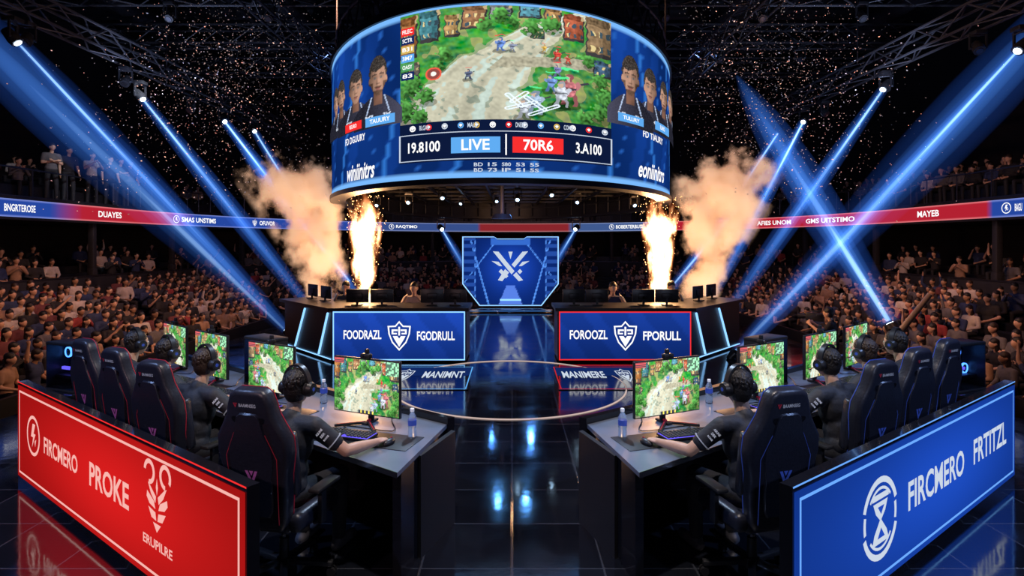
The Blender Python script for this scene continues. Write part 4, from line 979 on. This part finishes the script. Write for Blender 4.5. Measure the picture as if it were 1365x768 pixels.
def pc_tree(label):
    t = thing('gaming_computer', label, 'computer'); m = MB()
    for x in (-.21, .21): m.box((x, 0, .25), (.012, .22, .46), M['plastic'])
    m.box((0, 0, .015), (.44, .23, .03), M['plastic'], bev=.008); m.box((0, 0, .485), (.44, .23, .03), M['plastic'], bev=.008); m.box((0, .105, .25), (.42, .012, .45), M['satin']); m.box((0, .03, .13), (.40, .13, .04), M['satin'], bev=.01); m.build('case', t)
    for (x, z) in ((-.12, .37), (.02, .37), (.14, .2)):
        m = MB(); V = []; n = 24
        for r in (.055, .040):
            for y in (.04, .055): V += [(x+r*cos(2*pi*i/n), y, z+r*sin(2*pi*i/n)) for i in range(n)]
        m.add(V, [(i, (i+1) % n, 2*n+(i+1) % n, 2*n+i) for i in range(n)]+[(i, (i+1) % n, n+(i+1) % n, n+i) for i in range(n)], M['fan'])
        for b in range(7): a = 2*pi*b/7; m.box((x+cos(a)*.024, .05, z+sin(a)*.024), (.034, .004, .012), M['satin'], rot=Matrix.Rotation(-a, 3, 'Y'))
        m.build('cooling_fan', t)
    m = MB(); m.box((-.04, .02, .21), (.25, .03, .03), M['gKey'], bev=.004); m.build('light_bar', t)
    m = MB(); m.box((0, -.112, .25), (.41, .004, .44), M['tint']); m.build('glass_panel', t)
    return t
MONS = [monitor_tree(s, 'x') for s in (.7, 2.1)]
KB = {'L': keyboard_tree('gKey'), 'R': keyboard_tree('gKey')}; MO = mouse_tree(); BO = bottle_tree(); PC = pc_tree('x')
protos = [HS, CHL, CHR, KB['L'], KB['R'], MO, BO, PC]+MONS

# ------------------------------------------------------------ the two team rows
def W(s, tt, z=0., side='L'):
    x = -1.35-.811*s+.585*tt; y = 2.95+.585*s+.811*tt
    return V3((x if side == 'L' else .08-x, y, z))
ANG = -atan2(.585, .811)
SS = [.62, 1.95, 2.74, 3.48]; TS = [.58, .60, .64, .66]; MS = [.80, 2.06, 3.16, 4.1]; MT = [1.42, 1.36, 1.36, 1.42]; MYAW = [12, 5, 0, -4]; PY = [17, 25, 29, 31]
ordw = ['nearest the camera', 'second from the camera', 'third from the camera', 'farthest from the camera']
for side, col, hairs in (('L', 'red', ('hair', 'hair2', 'hair', 'hair')), ('R', 'blue', ('hair', 'hair', 'hair2', 'hair'))):
    sg = 1 if side == 'L' else -1; rz = ANG*sg
    wf = 'with the red banner' if side == 'L' else 'with the blue banner'
    t = thing('team_desk', 'long dark desk of the team %s' % wf, 'desk', W(2.4, 1.3, 0, side))
    pl = [(-.12, .90), (4.9, .90), (4.9, 1.80), (.28, 1.80)]
    pw = lambda L, : [tuple(W(a, b, 0, side).xy) for a, b in L]
    m = MB(); m.prism(pw(pl), .72, .75, M['desk']); m.build('tabletop', t, True, False)
    m = MB(); m.prism(pw([(-.125, .895), (4.9, .895), (4.9, .90), (-.118, .90)]), .715, .752, M['steel']); m.build('edge_trim', t, True, False)
    m = MB(); m.prism(pw([(-.08, .97), (0, .97), (.36, 1.78), (.29, 1.78)]), 0, .72, M['black']); m.build('end_panel', t, True, False)
    m = MB(); m.prism(pw([(.27, 1.80), (4.9, 1.80), (4.9, 1.86), (.25, 1.86)]), 0, .80, M['black']); m.build('back_panel', t, True, False)
    for s0 in (.02, 1.48, 2.5, 3.8, 4.85): m = MB(); m.prism(pw([(s0, 1.25), (s0+.04, 1.25), (s0+.20, 1.79), (s0+.16, 1.79)]), 0, .72, M['satin']); m.build('divider', t, True, False)
    if side == 'L': fr = Fr(W(3.95, 0, 0, side), W(.05, 0, 0, side)-W(3.95, 0, 0, side))
    else: fr = Fr(W(0, 0, 0, side), W(3.95, 0, 0, side)-W(0, 0, 0, side)); fr.o = fr(.05, 0)
    L = 3.90
    t = thing('banner_wall', 'low glowing %s lettered banner wall behind the %s players' % (col, 'left' if side == 'L' else 'right'), 'banner', fr(L/2, 0))
    m = MB(); V = [fr(a, b, c) for a in (-.01, L+.01) for b in (.0, .93) for c in (0, -.07)]
    m.add(V, [(0, 1, 3, 2), (4, 5, 7, 6), (0, 1, 5, 4), (2, 3, 7, 6), (0, 2, 6, 4), (1, 3, 7, 5)], M['black']); m.build('wall_body', t, True, False)
    def bc(u, v, side=side):
        e = exp(-(((u-.55)/.40)**2)-(((v-.5)/.55)**2)); k = .42+.58*e
        return (.56*k, .010*k, .010*k) if side == 'L' else (.010*k, .060*k, .44*k)
    me = painted(40, 12, lambda u, v: fr(u*L, .07+v*.83, .004), bc, M['paint'], 'led_panel'); link(me, 'led_panel', t, True)
    m = MB(); fr.border(m, .05, L-.05, .11, .86, .018, M['gPink'] if side == 'L' else M['gBlueM'], .007); m.build('edge_light', t, True, False, False)
    m = MB(); fr.quad(m, -.01, L+.01, .922, .932, M['gRed'] if side == 'L' else M['gBlueM'], .004); m.build('top_light', t, True, False, False)
    tc = M['gPink'] if side == 'L' else M['gWd']
    def let(s_, a0, a1, b0, b1): m = MB(); text(m, s_, fr.rect(a0, a1, b0, b1, .009), tc); m.build('lettering', t, True, False, False)
    def emb(E, a, b, r): m = MB(); emblem(m, E, fr.emb(a, b, r, .009), tc); m.build('emblem', t, True, False, False)
    if side == 'L':
        emb(E_BOLT, .46, .52, .175); let('FIRCMERO', .74, 1.52, .43, .57); let('PROKE', 1.76, 2.46, .41, .59); emb(E_BIRD, 2.88, .60, .21); let('ERUPILRE', 2.68, 3.09, .28, .34)
    else:
        emb(E_HOUR, 1.03, .48, .26); m = MB(); emblem(m, E_HOUR2, fr.emb(1.03, .48, .26, .012), M['gBlue']); m.build('emblem_detail', t, True, False, False); let('FIRCMERO', 1.46, 2.54, .40, .60); let('FRTITZL', 2.76, 3.62, .42, .62)
    chp = CHL if side == 'L' else CHR
    for i in range(4):
        org = W(SS[i], TS[i], 0, side); pr = -radians(PY[i])*sg
        def loc(lx, ly, z): lx *= sg; return V3((org.x+lx*cos(pr)-ly*sin(pr), org.y+lx*sin(pr)+ly*cos(pr), z))
        c = copy_tree(chp, loc(.01, -.01, 0), pr+sg*radians(2), 'black %s-trimmed gaming chair %s on the %s team side' % (col, ordw[i], col)); c['group'] = 'gaming chairs of the %s team' % col
        player(side, 'player in black jersey seated %s at the %s team desk' % (ordw[i], col), org, pr, hairs[i], 'skin')
        h = copy_tree(HS, org, pr, 'black over-ear headset on the %s team player %s' % (col, ordw[i])); h['group'] = 'headsets of the players'
        mt = copy_tree(MONS[i % 2], W(MS[i], MT[i], .75, side), rz+sg*radians(MYAW[i]), 'monitor showing a bright game, %s on the %s team desk' % (ordw[i], col)); mt['group'] = 'monitors on the team desks'
        k = copy_tree(KB[side], loc(.10, .56, .755), pr, 'keyboard lit purple-blue, %s on the %s team desk' % (ordw[i], col)); k['group'] = 'keyboards on the team desks'
        m = MB(); m.box((0, 0, .0025), (.92, .30, .004), M['satin'], bev=.0015); mp = m.build('desk_mat', label='black desk mat under the keyboard %s on the %s team desk' % (ordw[i], col), category='desk mat')
        mp.location = loc(.22, .56, .75); mp.rotation_euler = (0, 0, pr)
        mo = copy_tree(MO, loc(.50, .50, .755), pr-sg*.12, 'mouse under the hand of the %s team player %s' % (col, ordw[i])); mo['group'] = 'mice on the team desks'
        if i in (0, 1, 2):
            b = copy_tree(BO, W((.28, 1.60, 2.62)[i], (1.42, 1.6, 1.55)[i], .75, side), 0, 'clear water bottle with white cap, %s on the %s team desk' % (ordw[i], col)); b['group'] = 'water bottles on the desks'
        pts = [loc(.10, .64, .765), W(MS[i]+.1, 1.30, .756, side), W(MS[i]-.3, 1.42, .756, side), W(MS[i]-.1, 1.6, .756, side), W(MS[i]+.1, 1.79, .756, side)]
        m = MB(); cv = []
        for q in range(len(pts)-1):
            p0 = pts[max(q-1, 0)]; p1 = pts[q]; p2 = pts[q+1]; p3 = pts[min(q+2, len(pts)-1)]
            for u in (0, .25, .5, .75): cv.append(.5*((2*p1)+(-p0+p2)*u+(2*p0-5*p1+4*p2-p3)*u*u+(-p0+3*p1-3*p2+p3)*u**3))
        m.tube(cv+[pts[-1]], .004, M['plastic'], 6); m.build('cable', world=True, label='black keyboard cable winding behind the %s keyboard %s' % (col, ordw[i]), category='cable')
    for (s0, t0, z0, dr, lab) in ((2.62+.02, 1.66, .75, 0, 'glass-sided computer with blue fans between second and third monitor on the %s desk'), (4.35, .52, .69, .25, 'glass-sided computer on side table past the far end of the %s banner')):
        c = copy_tree(PC, W(s0, t0, z0, side), rz+sg*dr, lab % col); c['group'] = 'computers of the teams'
    t = thing('side_table', 'black side table past the far end of the %s banner' % col, 'table', W(4.35, .52, 0, side), rz)
    m = MB(); m.box((0, 0, .67), (.6, .42, .04), M['black'], bev=.008); m.build('tabletop', t)
    for x in (-.27, .27):
        for y in (-.17, .17): m = MB(); m.box((x, y, .325), (.04, .04, .65), M['satin']); m.build('leg', t)
def rem(o):
    for c in list(o.children): rem(c)
    bpy.data.objects.remove(o)
for o in protos: rem(o)

# ------------------------------------------------------------ things on the stage counters
def small_mon():
    t = thing('production_monitor', 'small black monitor seen from behind on a stage counter', 'monitor', group='small monitors on the stage counters')
    m = MB(); m.box((0, 0, .008), (.2, .16, .016), M['plastic'], bev=.004); m.box((0, 0, .09), (.04, .03, .16), M['plastic']); m.build('stand', t)
    m = MB(); m.box((0, .02, .18), (.44, .03, .26), M['plastic'], bev=.008); m.box((0, 0, .17), (.2, .03, .12), M['satin'], bev=.01); m.build('housing', t)
    m = MB(); m.box((0, .037, .18), (.42, .003, .24), M['gSky']); m.build('screen', t); return t
SMN = small_mon(); f = 0
for x in (-3.0, -2.52, -1.55, -1.1, 1.2, 1.65, 2.55, 3.0):
    if f == 0: SMN.location = (x, 11.05, 1.01); f = 1
    else: copy_tree(SMN, (x, 11.05, 1.01), random.uniform(-.15, .15))
for x, y in ((-3.9, 11.9), (-4.35, 12.4), (3.9, 11.9), (4.35, 12.4)): copy_tree(SMN, (x, y, 1.01), (-.8 if x < 0 else .8))

# ------------------------------------------------------------ crowd figures
ARMS = {'lap': {s: ((s*.25, .05, .74), (s*.09, .26, .66)) for s in (-1, 1)}, 'clap': {s: ((s*.25, .13, .80), (s*.05, .29, .98)) for s in (-1, 1)},
        'up': {s: ((s*.30, .10, 1.16), (s*.26, .13, 1.42)) for s in (-1, 1)}, 'phone': {1: ((.24, .16, .80), (.06, .34, 1.08)), -1: ((-.25, .05, .74), (-.09, .26, .66))},
        'one': {1: ((.32, .06, 1.18), (.30, .08, 1.44)), -1: ((-.25, .05, .74), (-.12, .26, .66))}}
CL = {'black': (.018, .016, .020), 'white': (.50, .43, .40), 'navy': (.022, .035, .10), 'red': (.30, .04, .04), 'grey': (.12, .11, .12), 'tan': (.34, .20, .13), 'maroon': (.12, .03, .035)}
CM = {k: mat('cloth_'+k, v, .85, noise_amt=.25, nscale=14) for k, v in CL.items()}
def person_mesh(J, vox, ratio, long, hl, seed):
    parts = [(p_skin(J, M['skin'], False), 0), (p_shirt(J, M['jersey'], long), 1), (p_trou(J, M['jeans']), 2), (p_hair(J, M['hair'], hl, seed), 3)]
    sh = p_shoe(J, 1, M['shoe']); s2 = p_shoe(J, -1, M['shoe']); sh.add(s2.V, s2.F, M['shoe']); parts.append((sh, 4))
    V = []; Fc = []; I = []
    for b, k in parts:
        me = remesh(b, vox if k != 0 else vox*.8, 2, ratio); n = len(V); V += [tuple(v.co) for v in me.vertices]
        for p in me.polygons: Fc.append(tuple(n+i for i in p.vertices)); I.append(k)
        bpy.data.meshes.remove(me)
    return V, Fc, I
def mk(name, VFI, mats):
    V, Fc, I = VFI; me = bpy.data.meshes.new(name); me.from_pydata(V, [], Fc)
    for m in mats: me.materials.append(m)
    me.polygons.foreach_set('material_index', I); me.shade_smooth(); return me
poses = [('lap', False, 0), ('clap', True, 0), ('phone', False, 1), ('up', True, 0), ('lap', True, 1), ('one', False, 0)]
near = [person_mesh(joints(True, ARMS[a]), .022, .5, lg, hl, i) for i, (a, lg, hl) in enumerate(poses)]
far = [person_mesh(joints(True, ARMS[a]), .036, .35, lg, hl, i) for i, (a, lg, hl) in enumerate(poses)]
cols = list(CL); NM = {}
def near_mesh(p, c, sk, hr):
    k = (p, c, sk, hr)
    if k not in NM: NM[k] = mk('person', near[p], [M[sk], CM[c], M['jeans'], M[hr], M['shoe']])
    return NM[k]
random.seed(21); seats = []
def fill(rows, tier, densf, sp=.50):
    for (wd, z) in rows:
        pts = dense(wd, 700); acc = random.uniform(0, .5); last = None
        for i, (x, y) in enumerate(pts):
            if last is not None: acc += hypot(x-last[0], y-last[1])
            last = (x, y)
            if acc < sp: continue
            acc = 0
            if y < 3 or ((i+14) % 58) < 8: continue        # stairways between the seating blocks
            px = CX+F*x/y; 
            if px < -60 or px > 1425 or random.random() > densf(x, y, px): continue
            dx, dy = (DX-x), (11-y); rz = atan2(-dx, dy)+random.uniform(-.25, .25)
            nrm = V3((-x, 0 if y <= 20 else -(y-20), 0)).normalized(); rn = atan2(-nrm.x, nrm.y); 
            df = (rz-rn+pi) % (2*pi)-pi; rz = rn+max(-.5, min(.5, df))
            seats.append((hypot(x, y), x+random.uniform(-.05, .05), y, z, rz, tier, px))
fill(low, 'lower', lambda x, y, px: .95, .48); fill(mid, 'middle', lambda x, y, px: .6, .58)
fill(top, 'upper', lambda x, y, px: (.0 if 45 < px < 260 else .3) if x < 0 and y < 24 else (.8 if px > 1120 else .3), .55)
seats.sort(key=lambda q: q[0])
def pick(rz): p = random.choices(range(6), (5, 3, 2, .25, 4, .35))[0]; c = random.choices(cols, (8, 2.0, 3, 1.0, 3, 1.6, 1.5))[0]; return p, c, random.choice(('skin', 'skin', 'skin2')), random.choice(('hair', 'hair', 'hair2'))
wordp = ['with hands in lap', 'clapping', 'long-haired, one hand raised to face', 'with both arms raised', 'long-haired', 'with one arm raised']
cnt = 0; rest = []
for q in seats:
    d, x, y, z, rz, tier, px = q; p, c, sk, hr = pick(rz)
    if cnt < 290 and 5 < px < 1360:
        o = bpy.data.objects.new('person', near_mesh(p, c, sk, hr)); COL.objects.link(o); o.location = (x, y, z); o.rotation_euler = (0, 0, rz)
        s = random.uniform(.84, .96); o.scale = (s, s, s)
        sd = 'left' if x < 0 else 'right'
        o['label'] = '%s top spectator, %s, %s %s stand' % (c, wordp[p], sd, tier); o['category'] = 'person'; o['group'] = 'spectators: %s top, %s, %s %s stand' % (c, wordp[p], sd, tier)
        cnt += 1
    else: rest.append((x, y, z, rz, p, c))
AV = []; AF = []; AI = []; base = 0
mats = [M['skin'], M['jeans'], M['hair'], M['shoe']]+[CM[c] for c in cols]
farn = [(np.array(v), f, np.array(i)) for v, f, i in far]
for (x, y, z, rz, p, c) in rest:
    v, f, I = farn[p]; cs, sn = cos(rz), sin(rz); R = np.array([[cs, -sn, 0], [sn, cs, 0], [0, 0, 1]])
    AV.append(v @ R.T*random.uniform(.84, .96)+np.array([x, y, z])); AF += [tuple(base+i for i in q) for q in f]
    lut = np.array([0, 4+cols.index(c), 1, 2, 3]); AI.append(lut[I]); base += len(v)
if AV:
    me = bpy.data.meshes.new('distant_crowd'); me.from_pydata(np.concatenate(AV).tolist(), [], AF)
    for m in mats: me.materials.append(m)
    me.polygons.foreach_set('material_index', np.concatenate(AI).tolist()); me.shade_smooth()
    o = link(me, 'distant_crowd', None, True, label='dense distant audience filling the far rows of all three tiers', category='crowd', kind='stuff')
print('crowd', cnt, len(rest))
stand_arms = {'down': {s: ((s*.24, .02, .72), (s*.26, .10, .48)) for s in (-1, 1)}, 'cross': {s: ((s*.25, .06, .74), (-s*.02, .2, .80)) for s in (-1, 1)}, 'hold': {1: ((.25, .12, .78), (.10, .36, .96)), -1: ((-.25, .16, .80), (-.04, .40, .94))}}
SM = {k: person_mesh(joints(False, v), .02, .6, False, 0, 4) for k, v in stand_arms.items()}
for i, (px, c, pz, w_) in enumerate(((68, 'grey', 'cross', 'grey top with crossed arms, leftmost'), (91, 'black', 'down', 'black top, second from left'), (122, 'white', 'hold', 'white top raising hands, third from left'), (146, 'navy', 'down', 'navy top, third from right'), (160, 'black', 'cross', 'black top with crossed arms, second from right'), (173, 'grey', 'down', 'grey top with arms down, rightmost'))):
    m_ = (px-CX)/F; y = 13.75/(-m_); me = mk('person', SM[pz], [M['skin'], CM[c], M['jeans'], M['hair'], M['shoe']])
    o = bpy.data.objects.new('person', me); COL.objects.link(o); o.location = (-13.75, y, 3.45); o.rotation_euler = (0, 0, -pi/2-.5)
    o['label'] = 'person standing at left balcony rail in %s' % w_; o['category'] = 'person'
def stool(x, y, lab):
    t = thing('stool', lab, 'stool', (x, y, 0)); m = MB(); m.cyl((0, 0, 0), (0, 0, .03), .2, .19, M['satin'], 16); m.cyl((0, 0, .03), (0, 0, .4), .03, .03, M['metal'], 10); m.build('pedestal', t); m = MB(); m.cyl((0, 0, .38), (0, 0, .45), .18, .17, M['satin'], 18); m.build('seat', t)
JS = joints(True, {s: ((s*.26, .12, .84), (s*.14, .30, 1.02)) for s in (-1, 1)})
stm = person_mesh(JS, .02, .6, False, 0, 6)
for x, c, w_ in ((-2.04, 'white', 'white top behind the blue-framed stage counter'), (-3.55, 'black', 'black top behind left end of the blue-framed stage counter'), (2.1, 'navy', 'navy top behind the red-framed stage counter'), (3.4, 'black', 'black top behind right end of the red-framed stage counter')):
    yy = 11.95 if abs(x) < 3 else 12.25
    o = bpy.data.objects.new('person', mk('person', stm, [M['skin'], CM[c], M['jeans'], M['hair'], M['shoe']])); COL.objects.link(o); o.location = (x, yy, 0.06); o.rotation_euler = (0, 0, pi)
    o['label'] = 'staff member in %s' % w_; o['category'] = 'person'; stool(x, yy, 'stool under the staff member in %s' % w_)
o = bpy.data.objects.new('person', mk('person', SM['hold'], [M['skin'], CM['black'], M['jeans'], M['hair'], M['shoe']])); COL.objects.link(o); o.location = (6.75, 12.0, -.9); o.rotation_euler = (0, 0, .9)
o['label'] = 'camera operator in black standing on the floor before the right crowd'; o['category'] = 'person'
t = thing('video_camera', 'black video camera on tripod before the right crowd', 'camera', (6.62, 12.45, -.9), .9)
m = MB(); m.box((0, 0, 1.5), (.14, .36, .18), M['plastic'], bev=.02); m.cyl((0, .18, 1.5), (0, .34, 1.5), .05, .065, M['satin'], 16); m.box((0, -.02, 1.63), (.03, .2, .03), M['plastic'], bev=.01); m.box((-.1, -.1, 1.56), (.06, .1, .05), M['plastic'], bev=.01); m.build('camera_body', t)
for i in range(3): a = 2*pi*i/3+.5; m = MB(); m.cyl((0, 0, 1.38), (cos(a)*.2, sin(a)*.3, .0), .025, .018, M['metal'], 8); m.build('tripod_leg', t)
t = thing('camera_crane', 'pale camera crane arm slanting up before the right crowd', 'camera crane', (7.4, 10.6, -.9))
m = MB(); m.cyl(P(1197, 446, 10.6), P(1240, 392, 10.3), .06, .045, M['crane'], 10); m.build('arm', t, True)
m = MB(); m.cyl(P(1190, 455, 10.65), P(1200, 442, 10.6), .11, .11, M['plastic'], 12); m.build('counterweight', t, True)
m = MB(); a = P(1203, 440, 10.58); m.cyl(a, (a.x, a.y, -.6), .05, .06, M['metal'], 10); 
for i in range(3): q = 2*pi*i/3; m.cyl((a.x, a.y, -.4), (a.x+.4*cos(q), a.y+.4*sin(q), -.88), .03, .025, M['metal'], 8)
m.build('pedestal', t, True)

# ------------------------------------------------------------ flames, smoke, confetti
for sd, w_ in ((-1, 'left'), (1, 'right')):
    cx = sd*3.36; random.seed(11+sd)
    t = thing('flame_machine', 'black flame projector on floor behind the %s stage counter' % w_, 'flame machine', (cx, 13, 0))
    m = MB(); m.box((0, 0, .18), (.45, .45, .36), M['plastic'], bev=.03); m.build('body', t); m = MB(); m.cyl((0, 0, .36), (0, 0, .46), .08, .06, M['metal'], 14); m.build('nozzle', t)
    FM = plume_mat('flame_'+w_, cx, .0, 13, .48, .16, .13, 3.45, 'flame')
    b = MB(); b.lathe([(.17, .0), (.23, .5), (.32, 1.2), (.43, 2.), (.55, 2.97)], FM, c=(cx, 13, .48), n=20); b.build('flame_jet', None, True, label='tall bright orange flame jet shooting up behind the %s stage counter' % w_, category='flame')
    m = MB()
    for i in range(400):
        k = random.random(); r = (.12+.40*k)*random.uniform(.4, 1.15); a = random.uniform(0, 6.28); p = V3((cx+cos(a)*r, 13+sin(a)*r*.6, .5+k*2.8)); s = random.uniform(.004, .010)
        m.add([p+V3(v)*s for v in ((-1, 0, 0), (0, 0, -1.6), (1, 0, 0), (0, 0, 1.6), (0, 1, 0), (0, -1, 0))], [(0, 1, 4), (1, 2, 4), (2, 3, 4), (3, 0, 4), (0, 1, 5), (1, 2, 5), (2, 3, 5), (3, 0, 5)], M['spark'])
    m.build('flame_sparks', None, True, False, False, label='shower of tiny sparks around the %s flame jet' % w_, category='sparks', kind='stuff')
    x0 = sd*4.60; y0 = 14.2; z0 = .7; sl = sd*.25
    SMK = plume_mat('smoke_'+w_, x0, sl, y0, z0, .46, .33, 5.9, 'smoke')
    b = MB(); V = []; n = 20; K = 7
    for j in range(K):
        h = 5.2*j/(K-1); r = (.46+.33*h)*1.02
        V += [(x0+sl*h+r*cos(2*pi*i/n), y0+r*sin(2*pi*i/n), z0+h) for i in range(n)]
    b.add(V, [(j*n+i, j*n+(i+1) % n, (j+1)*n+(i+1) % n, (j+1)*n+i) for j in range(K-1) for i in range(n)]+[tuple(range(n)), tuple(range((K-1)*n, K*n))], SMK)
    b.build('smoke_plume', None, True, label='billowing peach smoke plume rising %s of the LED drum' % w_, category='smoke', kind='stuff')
    m = MB(); CF = [mat('confetti_%s_%d' % (w_, i), c, .5, em=c, es=.20) for i, c in enumerate(((.95, .82, .76), (.85, .50, .46), (.62, .60, .70), (.75, .62, .58)))]  # weak self-glow stands in for spot light on the specks
    for i in range(3200):
        q = random.gauss(0, 1); py = random.triangular(-30, 300, 90)
        px = (305+q*85-(py-110)*.15) if sd < 0 else (1020+q*85+(py-110)*.15); d = random.uniform(8.5, 17)
        if px > 438 and px < 905: continue
        p = P(px, py, d); s = random.choice((.004, .006, .007, .012))*d/10; R = Matrix.Rotation(random.uniform(0, 3.1), 3, 'X') @ Matrix.Rotation(random.uniform(0, 3.1), 3, 'Y')
        m.add([p+R @ V3(v)*s for v in ((-1, -.7, 0), (1, -.7, 0), (1, .7, 0), (-1, .7, 0))], [(0, 1, 2, 3)], CF[i % 4])
    m.build('confetti', None, True, False, False, label='cloud of falling confetti specks high on the %s side' % w_, category='confetti', kind='stuff')

# ------------------------------------------------------------ lamps
def spot(loc, tgt, e, col, ang=70, r=.15, blend=.7):
    l = bpy.data.lights.new('lamp', 'SPOT'); l.energy = e; l.color = col; l.spot_size = radians(ang); l.spot_blend = blend; l.shadow_soft_size = r
    o = bpy.data.objects.new('lamp', l); COL.objects.link(o); o.location = loc; o.rotation_euler = (V3(tgt)-V3(loc)).to_track_quat('-Z', 'Y').to_euler()
def pt(loc, e, col, r=.2):
    l = bpy.data.lights.new('lamp', 'POINT'); l.energy = e; l.color = col; l.shadow_soft_size = r
    o = bpy.data.objects.new('lamp', l); COL.objects.link(o); o.location = loc
warm = (1, .48, .31)
for s in (-1, 1):
    spot((s*4, 8, 9.0), (s*11, 13, 0), 2300, warm, 48, blend=1.); spot((s*3, 12, 9.0), (s*11.5, 19, 0), 2100, warm, 44, blend=1.)
    spot((s*3, 9, 4.5), (s*14.5, 17, 1.8), 450, warm, 36, blend=1.)
    spot((s*3, 9, 8), (s*15, 17, 4.5), 700 if s > 0 else 220, (1, .56, .42), 40)
    pt((s*3.36, 12.7, 2.0), 240, (1, .5, .2), .25)
    pt((s*3.36, 13.3, 2.9), 120, (1, .45, .2), .3)
    spot((s*7, 3, 7.5), (s*2.6, 4.6, .5), 1500, (.33, .50, 1), 50)
    spot((s*.6, 3.0, 6.8), (s*2.3, 4.4, .8), 1000, (1, .86, .78), 46, .1)  # unseen spot added overhead to brighten the players
    spot((s*.2, 7.2, 4.5), (s*2.2, 4.5, .9), 480, (.55, .72, 1), 60, .1)  # unseen spot added ahead of the players to light their fronts
    spot((s*3.2, -1.0, 3.8), (s*2.4, 4.2, .9), 280, (1, .62, .62) if s < 0 else (.62, .70, 1), 60, .1)  # unseen fill spot added behind the camera, tinted per team
    spot((s*.30, 12.2, 3.3), (s*.3, 4, 0), 10, (.12, .42, 1), 50, .05)
    spot((s*.55, 16.5, 3.4), (s*.4, 6, 0), 30, (.10, .35, 1), 50, .06)
spot((0, 14, 9.5), (0, 31, 1), 900, warm, 66)
spot((0, 13, 3.3), (0, 16, 0), 300, (.15, .35, 1), 130)
spot((-9, 15, 7), (-13.8, 18.5, 4.3), 700, (.8, .88, 1), 34)  # unseen spot added to bring out the group at the balcony rail
for s in (-1, 1):
    spot((s*9, 14, 5.6), (s*9, 17, 10), 420, (.4, .5, .8), 130)  # unseen uplight added so the roof trusses show
    spot((s*6, 20, 9.5), (s*10.5, 16, 0), 500, (.25, .42, 1), 60, blend=1.)
